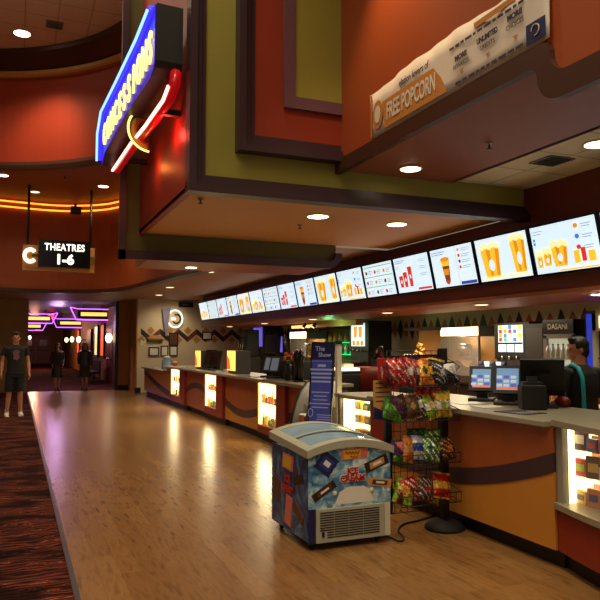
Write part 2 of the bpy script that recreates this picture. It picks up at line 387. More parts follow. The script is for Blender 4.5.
# the big hanging box: front face with nested mouldings
struct(MB().box(1.5, 5.4, 6.12, 6.3, 3.06, 8.0), 'wall_box_front', 'olive')
mb = MB()
for d, w0, w1 in ((.12, .0, .07), (.07, .07, .12), (.03, .12, .17)):
    mb.box(1.42+w0, 1.42+w1, 6.12-d, 6.12, 2.96+w0*1.05, 8.0); mb.box(1.42+w1, 5.37, 6.12-d, 6.12, 2.96+w0*1.05, 2.96+w1*1.05)
mb.box(1.42, 5.37, 6.12, 6.16, 2.96, 3.06); mb.box(1.42, 1.5, 6.12, 6.16, 3.0, 8)
struct(mb, 'trim_8', 'plum')
mb = MB()
for d, a0, a1, b0, b1 in ((.14, 1.89, 1.96, 3.39, 3.45), (.10, 1.96, 2.01, 3.45, 3.50), (.06, 2.01, 2.07, 3.50, 3.57)):
    mb.box(a0, a1, 6.12-d, 6.12, b0, 8); mb.box(a1, 3.02, 6.12-d, 6.12, b0, b1)
struct(mb, 'trim_9', 'plum')
struct(MB().box(2.07, 3.02, 6.07, 6.12, 3.57, 8), 'wall_box_inset', 'red_deep')
struct(MB().box(2.37, 2.48, 6.03, 6.07, 3.88, 8).box(2.48, 3.02, 6.03, 6.07, 3.88, 4.0), 'trim_10', 'mauve')
struct(MB().box(2.48, 3.02, 6.05, 6.07, 4.0, 8), 'wall_box_core', 'olive')
struct(MB().box(1.5, 1.56, 6.3, 9.2, 3.04, 8.0), 'wall_box_side', 'red_deep')
struct(MB().box(1.5, 5.4, 6.3, 9.2, 3.06, 3.1), 'ceiling_box_underside', 'tan_ceiling')
# second beam behind it
mb = MB()
pts = [(1.62, 2.76), (4.25, 2.76)] + [(4.25+.22*math.sin(R(a)), 2.98-.22*math.cos(R(a))) for a in range(0, 91, 15)] + [(4.47, 3.3), (1.62, 3.3)]
mb.prism(pts, (0, 9.24, 0), (1, 0, 0), (0, 0, 1), (0, 1.0, 0))
mb.box(1.26, 1.62, 9.24, 9.3, 2.76, 8)
struct(mb, 'wall_beam', 'olive_dark')
mb = MB().box(1.23, 4.3, 9.16, 9.24, 2.7, 2.82).box(1.23, 1.32, 9.16, 9.24, 2.7, 8)
p1 = [(4.3, 2.70)]+[(4.3+.24*math.sin(R(a)), 2.94-.24*math.cos(R(a))) for a in range(0, 91, 15)]+[(4.46, 2.94)]+[(4.3+.14*math.sin(R(a)), 2.94-.14*math.cos(R(a))) for a in range(90, -1, -15)]
mb.prism(p1, (0, 9.16, 0), (1, 0, 0), (0, 0, 1), (0, .08, 0))
struct(mb, 'trim_11', 'plum')
struct(MB().box(1.62, 4.3, 9.24, 10.24, 2.70, 2.76), 'ceiling_beam_underside', 'rust')

# right-hand hanging box with the banner
prof = [(6.12, 3.40), (3.16, 3.40)]+[(3.16-.10*math.sin(R(a)), 3.30+.10*math.cos(R(a))) for a in range(15, 91, 15)]
prof = [(6.12, 3.42), (3.18, 3.42)]+[(3.18-.07*math.sin(R(a)), 3.35+.07*math.cos(R(a))) for a in (30, 60, 90)]+[(2.97+.14*math.cos(R(a)), 3.33-.14*math.sin(R(a))) for a in (0, 15, 30, 45, 60, 75, 90)]+[(-2.5, 3.19)]
inner = [(y, z-.03) for y, z in prof]
struct(MB().prism(inner+[(-2.5, 8), (6.12, 8)], (3.0, 0, 0), (0, 1, 0), (0, 0, 1), (.10, 0, 0)), 'wall_banner_box', 'orange_wall')
lower = [(6.12, 3.29), (3.30, 3.29)]+[(3.30-.08*math.sin(R(a)), 3.21+.08*math.cos(R(a))) for a in (30, 60, 90)]+[(3.04+.18*math.cos(R(a)), 3.21-.18*math.sin(R(a))) for a in (0, 15, 30, 45, 60, 75, 90)]+[(-2.5, 3.03)]
k = min(len(prof), len(lower))
mb = MB(); a = prof; b = lower
for x0, x1 in ((2.955, 3.02),):
    vs = [(x0, p[0], p[1]) for p in a]+[(x0, p[0], p[1]) for p in b]+[(x1, p[0], p[1]) for p in a]+[(x1, p[0], p[1]) for p in b]
    n = len(a); fs = []
    for i in range(n-1): fs += [(i, i+1, n+i+1, n+i), (2*n+i, 2*n+i+1, 3*n+i+1, 3*n+i), (i, i+1, 2*n+i+1, 2*n+i), (n+i, n+i+1, 3*n+i+1, 3*n+i)]
    fs += [(0, n, 3*n, 2*n), (n-1, 2*n-1, 4*n-1, 3*n-1)]
    mb.add(vs, fs)
struct(mb, 'trim_12', 'brown_trim')
mb = MB().box(3.02, 4.3, -2.5, 6.02, 3.3, 3.34)
struct(mb, 'ceiling_banner_box_underside', 'soffit_purple')
mb = MB()
struct(MB().box(4.26, 4.32, -2.5, 6.02, 3.3, 3.38), 'trim_13', 'soffit_purple')

# gold neon strips round the rotunda wall
for z, wd in ((5.42, 'upper'), (5.27, 'lower')):
    o = MB().tube([(p[0], p[1], z) for p in offset(lor[45:176], .06)], .022, 8).build('neon_tube', 'neon_gold')
    tag(o, 'long gold neon tube curving round the rotunda wall, the %s of two' % wd, 'neon light')

# ---------------------------------------------------------------- downlights, vents, sprinklers
def downlight(x, y, z, label, power=0, r=.085, dim=False, group=None, spot=110):
    t = thing('downlight', label, 'ceiling light', (x, y, z), 0, group)
    MB().lathe([(r, 0), (r+.022, 0), (r+.022, -.008), (r, -.012)], n=24).build('trim_ring', 'white_plastic', t)
    MB().lathe([(r, -.014), (r*.6, -.018), (.002, -.02)], n=24).build('lens', 'lens_dim' if dim else 'lens', t)
    if power: lamp('SPOT', 'downlight_lamp', (0, 0, -.05), power, WARM, .09, (0, 0, 0), spot, .9, t)
    return t
downlight(3.56, 5.65, 3.298, 'round downlight in the purple soffit just below the popcorn banner', 60, .1)
downlight(4.72, 4.41, 3.338, 'round downlight in the pale tiled ceiling at the right edge', 90, .11)
downlight(3.22, 7.13, 3.058, 'round downlight in the tan underside, the one nearer the aisle', 60, .12)
downlight(4.34, 7.22, 3.058, 'round downlight in the tan underside, the one nearer the menu screens', 60, .12)
downlight(2.35, 9.75, 2.698, 'small downlight under the second hanging beam', 25, .08)
downlight(3.64, 17.39, 3.048, 'downlight in the low ceiling in front of the lit round wall logo', 110, .1, True)
downlight(3.9, 20.2, 3.048, 'downlight in the low ceiling nearest the cream end wall corner', 110, .1, True)
downlight(3.6, 13.4, 3.048, 'downlight in the low ceiling just under the beam by the drum wall', 110, .1, True)
downlight(-.38, 16.96, 5.498, 'leftmost downlight in the brown ring ceiling of the rotunda', 50, .11)
downlight(.35, 18.5, 5.498, 'downlight in the rotunda ring ceiling next to the left sign rod', 50, .11, True)
downlight(1.9, 17.19, 5.498, 'downlight in the rotunda ring ceiling above the right sign rod', 160, .12)
downlight(-.05, 14.76, 7.998, 'large round downlight in the high tiled rotunda ceiling', 260, .16, False, None, 120)
for i, (x, y, lb) in enumerate([(5.75, 5.4, 'right end, nearest the camera'), (5.75, 7.4, 'second from the right end'), (5.75, 9.9, 'third from the right end'), (5.75, 13.0, 'middle of the row'),
                                (5.75, 16.0, 'second from the far end'), (5.75, 19.0, 'far end by the cream wall')]):
    downlight(x, y, 2.098, 'downlight in the orange soffit under the menu screens, '+lb, 60, .09, i != 0)
# ceiling lamps over the wood floor beyond the view that light the aisle
for i, (x, y, z, p) in enumerate([(1.6, 2.6, 7.9, 400), (1.2, 5.4, 7.9, 250), (0.2, 11.0, 7.9, 420)]):
    lamp('SPOT', 'unseen_high_lamp', (x, y, z), p, WARM, .3, (0, 0, 0), 75, .9)
lamp('SPOT', 'unseen_high_lamp', (1.3, -.2, 6.2), 330, WARM, .25, (R(38), 0, R(-12)), 62, 1.0)  # added front fill from behind the camera, on the freezer and near counter
lamp('SPOT', 'unseen_high_lamp', (1.2, 11.5, 5.6), 260, WARM, .25, (R(28), 0, R(-30)), 70, 1.0)  # added fill aimed at the far counter fronts, no fitting there
lamp('SPOT', 'rotunda_wall_lamp', (.25, 14.3, 7.7), 170, (1, .62, .36), .08, (R(40), 0, R(-14)), 60, 1.0)
lamp('POINT', 'rotunda_ceiling_fill', (-.3, 11.0, 6.8), 30, (1, .75, .55), .3)  # unseen point light added to brighten the tiled ceiling
lamp('SPOT', 'banner_wall_lamp', (2.45, 4.9, 5.6), 130, (1, .66, .34), .06, (0, R(-14), 0), 84, .9)
for (x, y, p) in ((4.9, 4.0, 30), (4.9, 8.0, 0)):
    pass
lamp('AREA', 'back_bar_light', (6.0, 9.0, 2.05), 60, (1, .78, .5), 1.6)
lamp('AREA', 'back_bar_light', (6.0, 16.0, 2.05), 60, (1, .78, .5), 1.6)
lamp('SPOT', 'kiosk_fill', (4.3, 8.6, 2.5), 60, WARM, .1, (0, R(25), 0), 100, 1)  # added fill to lighten the red kiosk, hung without a fitting
lamp('SPOT', 'carpet_fill', (-1.0, 14.0, 5.4), 160, WARM, .2, (R(20), 0, R(-20)), 80, 1)  # unseen fill added to brighten the carpet and the standing man
lamp('POINT', 'green_shelf_light', (6.4, 13.6, 1.75), 9, (.3, 1, .35), .1)
lamp('SPOT', 'cream_wall_light', (4.6, 21.3, 3.0), 60, (1, .8, .5), .1, (R(35), 0, 0), 110, .9)
lamp('POINT', 'hall_light', (1.6, 30, 2.4), 70, (.8, .45, .9), .2)
lamp('SPOT', 'hall_light', (2.2, 25.0, 3.05), 200, (1, .6, .6), .2, (0, 0, 0), 120, .8)
lamp('POINT', 'hall_light', (1.0, 45, 2.6), 260, (1, .4, .25), .2)

def vent(x, y, z, w, label, tri=False):
    t = thing('ceiling_vent', label, 'vent', (x, y, z))
    MB().box(-w/2, w/2, -w/2, w/2, -.012, 0).build('frame', 'grey', t)
    mb = MB()
    for k in range(6): a = -w*.4+k*w*.16; mb.obox((0, a, -.016), (w*.42, 0, 0), (0, .018, .006), (0, 0, .002))
    mb.build('louvre', 'black', t)
vent(4.75, 5.0, 3.338, .3, 'square black louvred vent in the pale tiled ceiling')
vent(.55, 14.1, 7.998, .34, 'air vent in the high tiled rotunda ceiling')
def sprinkler(x, y, z, label):
    t = thing('sprinkler', label, 'sprinkler', (x, y, z))
    MB().lathe([(.035, 0), (.03, -.008), (.01, -.01), (.01, -.05)], n=12).build('rosette', 'steel', t)
    MB().lathe([(.028, -.05), (.028, -.054)], n=12).build('deflector', 'dark_grey', t)
sprinkler(3.74, 4.67, 3.298, 'small fire sprinkler in the purple soffit under the banner')
sprinkler(3.25, 7.75, 3.058, 'small fire sprinkler in the tan underside behind the downlight')
sprinkler(1.72, 6.75, 3.058, 'small fire sprinkler at the front left corner of the tan underside')
sprinkler(.95, 16.6, 5.498, 'small fire sprinkler in the rotunda ring ceiling')
# wall speaker
t = thing('wall_speaker', 'small black speaker on the rotunda wall above the theatre sign', 'speaker', (1.42, 19.3, 5.24))
MB().box(-.14, .14, -.1, .1, -.1, .1, bev=.02).build('body', 'black', t); MB().box(-.12, .12, -.112, -.1, -.08, .08).build('grille', 'charcoal', t)
MB().box(-.03, .03, .1, .3, -.03, .2).build('bracket', 'black', t)

# ---------------------------------------------------------------- hanging theatre sign
t = thing('theatre_sign', 'hanging black lit sign reading THEATRES 1-6 with a round C disc', 'sign', (0, 17.5, 3.35))
MB().box(.09, 1.76, .0, .08, 0, .62).build('backboard', 'gold_trim', t)
MB().box(.44, 1.65, -.08, .0, .1, .76).build('panel', 'black_gloss', t)
MB().box(.3, .48, -.03, 0, .34, .4).build('arrow_bar', 'olive_dark', t); MB().box(1.62, 1.78, -.03, 0, .34, .4).build('arrow_bar', 'olive_dark', t)
text('THEATRES', .235, (1.045, -.09, .58), (1, 0, 0), (0, 0, 1), 'letter_white', 'lettering', t, .01, .006, sx=.78, space=1.12)
text('1-6', .33, (1.045, -.09, .28), (1, 0, 0), (0, 0, 1), 'letter_white', 'lettering', t, .01, .014)
mb = MB(); a = [(.26+.17*math.cos(R(q)), .36+.19*math.sin(R(q))) for q in range(40, 321, 10)]; b = [(.26+.09*math.cos(R(q)), .36+.10*math.sin(R(q))) for q in range(320, 39, -10)]
n = len(a); mb.add([(p[0], -.04, p[1]) for p in a]+[(p[0], -.04, p[1]) for p in b[::-1]], [(i, i+1, n+i+1, n+i) for i in range(n-1)])
mb.add([(p[0], -.01, p[1]) for p in a]+[(p[0], -.01, p[1]) for p in b[::-1]]+[(p[0], -.04, p[1]) for p in a]+[(p[0], -.04, p[1]) for p in b[::-1]], [(i, i+1, 2*n+i+1, 2*n+i) for i in range(n-1)]+[(n+i, n+i+1, 3*n+i+1, 3*n+i) for i in range(n-1)])
mb.build('letter_c', 'letter_white', t)
for x in (.2, 1.66): MB().tube([(x, .04, .6), (x, .04, 2.1)], .03, 8).build('rod', 'black', t)

# ---------------------------------------------------------------- neon blade sign on the box side
t = thing('neon_sign', 'long blue and yellow neon blade sign above a red neon swoosh', 'neon sign', (0, 0, 0))
A = Vector((1.16, 6.3, 0)); B = Vector((.98, 9.1, 0)); D = (B-A); Ln = D.length; u = -D.normalized(); nrm = Vector((0, 0, 1)).cross(u)  # u: towards near
if nrm.x > 0: nrm = -nrm
o0 = B.copy()
prof = [(0, 4.05), (.0, 4.36), (.25, 4.60), (1.2, 4.66), (2.2, 4.74), (Ln-.12, 4.84), (Ln, 4.82), (Ln, 4.26), (Ln-.04, 4.2), (Ln-.15, 4.16), (1.6, 4.14), (.25, 4.02), (.05, 3.9)]
MB().prism(prof, o0-nrm*.0, u, (0, 0, 1), -nrm*.26).build('cabinet', 'charcoal', t)
MB().prism([(p[0]*.985+.02, p[1]) for p in prof], o0+nrm*.004, u, (0, 0, 1), nrm*.008).build('face', 'sign_blue', t)
path = [(.03, 3.98), (.03, 4.34), (.26, 4.56), (1.2, 4.62), (2.2, 4.70), (Ln-.1, 4.79)]
MB().tube([o0+u*a+Vector((0, 0, z))+nrm*.03 for a, z in path], .045, 8).build('neon_tube', 'neon_blue', t)
MB().tube([o0+u*(a+.03)+Vector((0, 0, z-.03))+nrm*.075 for a, z in path], .014, 8).build('neon_tube', 'neon_cyan', t)
for k, ch in enumerate('CONCESSIONS'):
    f = (k+.55)/11; a = .16+f*(Ln-.22)
    text(ch, .38+.07*f, o0+u*a+Vector((0, 0, 4.22+.21*f))+nrm*.02, u+Vector((0, 0, .06)), (0, 0, 1), 'neon_yellow', 'letter', t, .02, .007, sx=.66)
MB().box(1.3, 1.5, 6.9, 7.0, 4.3, 4.4).box(1.25, 1.5, 8.4, 8.5, 4.25, 4.35).build('bracket', 'black', t)
t = thing('neon_swoosh', 'red neon tube arrow with a gold half ring under the blade sign', 'neon sign', (0, 0, 0))
rp = [(1.30, 6.35, 4.16), (1.28, 6.3, 4.02), (1.26, 6.45, 3.93), (1.22, 7.2, 3.90), (1.18, 8.0, 3.91), (1.12, 9.1, 3.86)]
MB().tube([(x+.06, y, z+.02) for x, y, z in rp], .055, 10).build('channel', 'red_can', t)
MB().tube(rp[1:], .018, 8).build('neon_tube', 'neon_core', t)
gx = [(1.36+.26*math.cos(R(q)), 7.62, 4.0+.26*math.sin(R(q))) for q in range(95, 266, 10)]
MB().tube(gx, .013, 8).build('neon_ring', 'neon_yellow', t)
MB().tube([(1.37+.19*math.cos(R(q)), 7.7, 4.0+.19*math.sin(R(q))) for q in range(100, 261, 10)], .05, 10).build('ring_channel', 'gold_trim', t)
MB().box(1.3, 1.49, 6.7, 6.76, 3.88, 3.94).box(1.22, 1.49, 8.6, 8.66, 3.86, 3.92).build('bracket', 'black', t)
lamp('POINT', 'neon_glow', (1.38, 6.9, 3.75), 5, (1, .06, .04), .05)
lamp('POINT', 'neon_glow', (1.36, 7.9, 3.65), 2.5, (1, .25, .04), .05)

# ---------------------------------------------------------------- menu screens
def disc_poly(cx, cy, rx, ry, n=14): return [(cx+rx*math.cos(2*PI*i/n), cy+ry*math.sin(2*PI*i/n)) for i in range(n)]
SW, SH = .95, .535      # content coordinates: x to the reader's right, z up
def screen_content(kind):
    L = []                                       # (poly, mat)
    def q(x0, y0, x1, y1, m): L.append(([(x0, y0), (x1, y0), (x1, y1), (x0, y1)], m))
    def lines(x, y, w, k, dy, m='screen_grey', h=.008):
        for i in range(k): q(x, y-i*dy, x+w*(1-.25*((i*7) % 3)/2), y-i*dy+h, m)
    def bucket(x, y, w, h, wave=True):
        L.append(([(x-w*.36, y), (x+w*.36, y), (x+w*.5, y+h), (x-w*.5, y+h)], 'screen_yellow'))
        L.append(([(x-w*.12, y+.02), (x+w*.02, y+.02), (x+w*.0, y+h*.96), (x-w*.2, y+h*.96)], 'screen_orange'))
        L.append(([(x+w*.2, y+.02), (x+w*.34, y+.02), (x+w*.46, y+h*.96), (x+w*.28, y+h*.96)], 'screen_orange'))
        L.append((disc_poly(x, y+h*.42, w*.15, h*.2), 'screen_white'))
        for i in range(5): L.append((disc_poly(x-w*.4+i*w*.2, y+h+.012+.018*(i % 2), w*.14, .035), 'screen_cream'))
    if kind == 'popcorn': bucket(-.2, -.22, .35, .36); bucket(.29, -.2, .25, .38); q(-.4, -.235, .42, -.21, 'screen_cream')
    if kind == 'combo':
        bucket(-.08, -.2, .24, .22); bucket(-.26, -.18, .13, .14); bucket(-.37, -.19, .09, .13)
        lines(-.42, .2, .16, 2, .03); q(-.42, .1, -.39, .13, 'screen_blue'); q(-.42, .06, -.39, .09, 'screen_blue')
        for i in range(3): L.append((disc_poly(.2, .19-i*.11, .03, .025), ('screen_orange', 'screen_blue', 'screen_red')[i])); lines(.27, .19-i*.11, .13, 2, .025)
        q(.12, -.19, .2, -.06, 'screen_yellow'); q(.22, -.18, .28, -.04, 'screen_red'); q(.31, -.19, .4, -.08, 'screen_yellow'); q(-.1, -.25, .44, -.235, 'screen_yellow')
    if kind == 'drink':
        L.append(([(-.2, -.2), (-.1, -.2), (-.06, .1), (-.24, .1)], 'screen_brown')); q(-.23, .02, -.07, .1, 'screen_yellow'); L.append((disc_poly(-.15, .11, .1, .03), 'screen_orange'))
        L.append((disc_poly(-.15, -.2, .04, .03), 'screen_red')); L.append(([(-.2, -.1), (-.11, -.1), (-.09, -.02), (-.21, -.02)], 'screen_orange'))
        lines(-.42, .21, .3, 2, .03, 'screen_navy'); q(.1, -.26, .108, .26, 'screen_grey')
        for i in range(4): L.append((disc_poly(.17, .2-i*.075, .025, .022), ('screen_orange', 'screen_red', 'screen_brown', 'screen_red')[i])); lines(.22, .205-i*.075, .17, 2, .024)
        q(.13, -.25, .45, -.21, 'screen_navy')
    if kind == 'cups':
        for i, (x, h) in enumerate([(-.32, .17), (-.2, .22), (-.06, .29)]):
            L.append(([(x-.04, -.18+i*.0), (x+.04, -.18), (x+.055, -.18+h), (x-.055, -.18+h)], 'screen_red')); L.append((disc_poly(x, -.18+h*.5, .02, .03), 'screen_white')); q(x-.055, -.18+h, x+.055, -.165+h, 'screen_white')
        lines(-.42, .21, .26, 2, .03, 'screen_navy'); lines(-.42, .13, .12, 2, .03)
        for i in range(3): lines(.2, .18-i*.1, .2, 2, .026)
        q(.1, -.24, .44, -.21, 'screen_red')
    if kind == 'grid':
        for r in range(3):
            for c in range(3):
                x = -.36+c*.28; y = .15-r*.16; L.append((disc_poly(x, y-.02, .035, .03), ('screen_brown', 'screen_red', 'screen_orange')[(r+c) % 3])); lines(x+.06, y, .13, 3, .025)
            q(-.44, .21-r*.16, .44, .222-r*.16, 'screen_green')
    return L
kinds = ['combo', 'grid', 'cups', 'drink', 'popcorn']
words = {'combo': 'popcorn combo deals', 'grid': 'rows of small snack items', 'cups': 'three red cups', 'drink': 'an iced drink', 'popcorn': 'two popcorn buckets'}
ordn = ['far end', 'second from the far end', 'third from the far end', 'fourth from the far end', 'fifth from the far end', 'sixth from the far end', 'seventh from the far end', 'eighth from the far end', 'middle of the row',
        'eighth from the near end', 'seventh from the near end', 'sixth from the near end', 'fifth from the near end', 'fourth from the near end', 'third from the near end', 'second from the near end', 'near end, cut by the right edge']
contents = {k: screen_content(k) for k in kinds}
for i in range(17):
    yc = 19.99-.975*i; kd = kinds[i % 5]
    t = thing('menu_screen', 'lit menu screen showing %s, %s' % (words[kd], ordn[i]), 'screen', (5.305, yc, 2.59), 0, 'menu screens along the bulkhead'); t.rotation_euler = (0, R(-12), 0)
    MB().box(-.07, 0, -.485, .485, -.285, .285, bev=.006).build('frame', 'black_gloss', t); MB().box(0, .1, -.06, .06, .0, .2).build('bracket', 'black', t)
    mb = MB(); mb.box(-.073, -.068, -.450, .450, -.257, .257, 'screen_white')
    for j, (poly, m) in enumerate(contents[kd]):
        x = -.0735-.00025*j
        mb.add([(x, -p[0], p[1]) for p in poly], [tuple(range(len(poly)))], m)
    mb.build('display', None, t)

# ---------------------------------------------------------------- the popcorn banner
t = thing('banner', 'long vinyl banner advertising FREE POPCORN hung above the brown ledge', 'banner', (2.985, 0, 0))
n = 40
def bw(y): return .012*math.sin(y*9)+.008*math.sin(y*23)
def btop(y): return 3.84+.05*math.sin((5.36-y)/2.25*PI)
vs = []
for i in range(n+1):
    y = 5.36-2.25*i/n
    for k in range(5): vs.append((-.02+bw(y)*(k/4-.2), y, 3.43+(btop(y)-3.43)*k/4))
fs = [(i*5+k, i*5+k+1, (i+1)*5+k+1, (i+1)*5+k) for i in range(n) for k in range(4)]
mb = MB().add(vs, fs, None, True); o = mb.build('sheet', 'banner_white', t)
sm = o.modifiers.new('s', 'SOLIDIFY'); sm.thickness = .003
def bpatch(pts, m, name, x=-.034):
    return MB().prism([(-a, b) for a, b in pts], (x, 0, 0), (0, -1, 0), (0, 0, 1), (-.002, 0, 0)).build(name, m, t)
bpatch([(5.10, 3.46), (4.16, 3.46), (4.24, 3.60), (4.34, 3.71), (5.14, 3.71)], 'banner_gold', 'gold_panel')
bpatch([(5.35, 3.44), (5.325, 3.44), (5.325, 3.83), (5.35, 3.83)], 'orange', 'edge_stripe')
bpatch([(5.22+.09*math.cos(R(q)), 3.62+.13*math.sin(R(q))) for q in range(0, 360, 20)], 'banner_gold', 'round_logo')
bpatch([(5.22+.05*math.cos(R(q)), 3.62+.08*math.sin(R(q))) for q in range(0, 360, 20)], 'banner_white', 'round_logo', -.038)
bpatch([(3.30, 3.45), (3.13, 3.45), (3.13, 3.58), (3.30, 3.58)], 'navy', 'blue_logo')
bpatch([(3.83, 3.80), (3.40, 3.80), (3.40, 3.84), (3.83, 3.84)], 'banner_gold', 'gold_strip', -.03)
U, V = (0, -1, 0), (0, 0, 1)
def bt(s, size, y, z, m, bold=.002, sx=1.): text(s, size, (-.040, y, z), U, V, m, 'lettering', t, .002, bold, sx=sx)
bt('FREE POPCORN', .205, 4.68, 3.585, 'banner_white', .004, .52)
bt('elation lovers of', .085, 4.62, 3.765, 'banner_ink', .001, .8)
bt('MORE', .052, 3.98, 3.66, 'banner_ink', .003); bt('REWARDS', .046, 3.98, 3.60, 'banner_ink', 0, .9)
bt('UNLIMITED', .055, 3.68, 3.68, 'banner_ink', .003, .8); bt('CREDITS', .046, 3.68, 3.62, 'banner_ink', 0, .9)
bt('MORE', .052, 3.40, 3.70, 'banner_ink', .003); bt('CHOICES', .046, 3.40, 3.64, 'banner_ink', 0, .9)
rb = random.Random(9)
for z0_, y0_, y1_ in ((3.76, 4.12, 3.34), (3.475, 4.05, 3.36)):
    yy = y0_
    while yy > y1_:
        w_ = rb.uniform(.03, .08); bpatch([(yy, z0_-.008), (yy-w_, z0_-.008), (yy-w_, z0_+.01), (yy, z0_+.01)], 'banner_ink', 'illegible_word', -.036); yy -= w_+.018
for y in (3.98, 3.68, 3.40): bpatch([(y+.025, 3.565), (y-.025, 3.565), (y, 3.535)], 'banner_gold', 'arrow_mark')
mb = MB().tube([(-.040, 3.215+.035*math.cos(R(q)), 3.52+.035*math.sin(R(q))) for q in range(0, 300, 20)], .004, 6).build('logo_mark', 'banner_white', t)
MB().tube([(-.01, 5.34, 3.835), (0.01, 5.34, 3.84)], .008, 6).tube([(-.01, 3.13, 3.84), (0.01, 3.13, 3.845)], .008, 6).build('eyelet', 'steel', t)

# ---------------------------------------------------------------- counters
FX = 3.75
def wave_unit(name, label, x, y0, y1, ztop, wf, band, mats=('counter_brown', 'wave', 'counter_gold'), depth=.6, kz=.13):
    t = thing(name, label, 'counter', (x, y0, 0)); Lq = y1-y0; n = 24
    MB().box(.03, depth, 0, Lq, kz, ztop).build('carcass', 'dark_brown', t)
    MB().box(.08, depth, 0, Lq, 0, kz).build('kickplate', 'kick', t)
    def strip(f0, f1, m, nm, dx):
        vs = []
        for i in range(n+1):
            y = Lq*i/n; a = max(kz, min(ztop, f0(i/n))); b = max(kz, min(ztop, f1(i/n))); vs += [(dx, y, a), (dx, y, b), (.03, y, a), (.03, y, b)]
        fs = [(4*i, 4*i+1, 4*i+5, 4*i+4) for i in range(n)]+[(4*i, 4*i+2, 4*i+6, 4*i+4) for i in range(n)]+[(4*i+1, 4*i+3, 4*i+7, 4*i+5) for i in range(n)]+[(0, 1, 3, 2), (4*n, 4*n+1, 4*n+3, 4*n+2)]
        MB().add(vs, fs).build(nm, m, t)
    strip(lambda s: kz, lambda s: wf(s)-band/2, mats[2], 'lower_panel', .002)
    strip(lambda s: wf(s)-band/2, lambda s: wf(s)+band/2, mats[1], 'wave_band', -.004)
    strip(lambda s: wf(s)+band/2, lambda s: ztop, mats[0], 'upper_panel', .002)
    return t
T1 = .95
wave_unit('counter', 'low tan end counter with dark curve beside the cream wall', FX, 17.42, 21.6, .82, lambda s: .25+.5*s**1.5 if s < .6 else .25+.5*.6**1.5+(s-.6)*.6, .16, ('counter_gold', 'wave', 'counter_gold'))
wave_unit('counter', 'brown counter panel with a dark arch between two lit cases', FX, 14.02, 15.88, T1, lambda s: .50+.15*math.sin(PI*(1-s)*.95), .13, ('counter_brown', 'wave', 'counter_brown'))
wave_unit('counter', 'brown and gold counter panel with a sagging dark wave', FX, 10.62, 12.66, T1, lambda s: .46-.13*math.sin(PI*(s)), .13)
wave_unit('counter', 'short brown counter panel beside the tilted cup display', FX, 8.62, 9.38, T1, lambda s: .48+.1*(1-s), .13)
wave_unit('counter', 'big near counter panel with a sweeping dark purple wave over gold', 3.48, 3.72, 5.96, .97, lambda s: .43+.30*max(0, (.6-s)/.6)**1.6, .135, depth=.66)
# lit display pillars
def item_bottle(mb, x, y, z, h, m): mb.lathe([(.02, 0), (.022, h*.55), (.009, h*.78), (.009, h)], (x, y, z), 8, m)
def lit_case(x, y0, y1, yr, zb, zt, label, back='lit_back', power=6):
    """red pillar from y0 to yr (yr < y0): lit niche from y0..y1"""
    t = thing('display_case', label, 'display case', (x, 0, 0))
    ya, yb = yr, y1          # full pillar extents
    mb = MB()
    mb.box(0, .6, ya, y0, .13, T1); mb.box(0, .6, y1-.03, y1, .13, T1)
    mb.box(0, .6, y0, y1-.03, .13, zb); mb.box(0, .6, y0, y1-.03, zt, T1); mb.box(.14, .6, y0, y1-.03, zb, zt)
    mb.build('body', 'counter_red', t)
    MB().box(.06, .6, ya, y1, 0, .13).build('kickplate', 'kick', t)
    MB().box(.125, .14, y0, y1-.03, zb, zt).build('light_panel', back, t); MB().box(.01, .125, y1-.04, y1-.03, zb, zt).build('side_glow_liner', back, t); lamp('POINT', 'case_lamp', (.04, (y0+y1)/2, zt-.03), power*.4, (1, .85, .55), .03, parent=t); lamp('AREA', 'case_spill', (-.02, (y0+y1)/2, (zb+zt)/2), power*1.5, (1, .85, .5), .5, (0, R(90), 0), parent=t)  # side liner emits light in place of a brightly lit niche wall
    MB().box(.02, .12, y0+.01, y1-.04, zb+(zt-zb)*.5, zb+(zt-zb)*.5+.008).build('shelf', 'glass', t)
    MB().box(.004, .008, y0, y1-.03, zb, zt).build('glass_front', 'glass', t)
    fr = MB(); w = .02
    fr.box(-.008, .008, y0-w, y0, zb-w, zt+w).box(-.008, .008, y1-.03, y1-.03+w, zb-w, zt+w).box(-.008, .008, y0, y1-.03, zb-w, zb).box(-.008, .008, y0, y1-.03, zt, zt+w)
    fr.build('frame', 'gold_trim', t)
    return t
def put_items(x, y0, y1, zb, zt, grp, lab, n=6, pal=('green', 'red', 'yellow', 'brown', 'dark_green', 'orange')):
    for lv, z in enumerate((zb, zb+(zt-zb)*.5+.008)):
        for i in range(n):
            y = y0+.06+(y1-y0-.15)*i/(n-1); m = pal[(i*2+lv) % len(pal)]; h = .13+.05*((i*5+lv) % 3)/2
            mb = MB()
            if (i+lv) % 2: item_bottle(mb, 0, 0, 0, h, m); nm, ct, sh = 'bottle', 'bottle', 'bottle'
            else: mb.box(-.02, .02, -.04, .04, 0, h*.8, m); nm, ct, sh = 'snack_box', 'box', 'carton'
            o = mb.build(nm); o.location = (x+.07, y, z)
            MBc = MB().box(-.023, .02, -.025, .025, h*.25, h*.55, 'white').build('paper_label', 'white', o) if (i+lv) % 2 == 0 else MB().lathe([(.011, 0), (.011, .015)], (0, 0, h), 8).build('cap', 'red', o)
            colr = {'dark_green': 'dark green'}.get(m, m)
            tag(o, 'small %s %s, %s from right, %s shelf of the %s' % (colr, sh, ORD[i], ('lower', 'upper')[lv], lab), ct, grp)
lit_case(3.70, 16.42, 17.42, 15.9, .3, .93, 'farthest red pillar with a glowing snack display, by the low counter')
lit_case(3.70, 13.14, 14.02, 12.68, .28, .93, 'middle far red pillar with a glowing snack display')
lit_case(3.70, 9.76, 10.62, 9.4, .26, .93, 'red pillar with a glowing snack display left of the blue poster stand')
put_items(3.70, 16.42, 17.42, .3, .93, 'snacks in the farthest lit display', 'farthest pillar', 4)
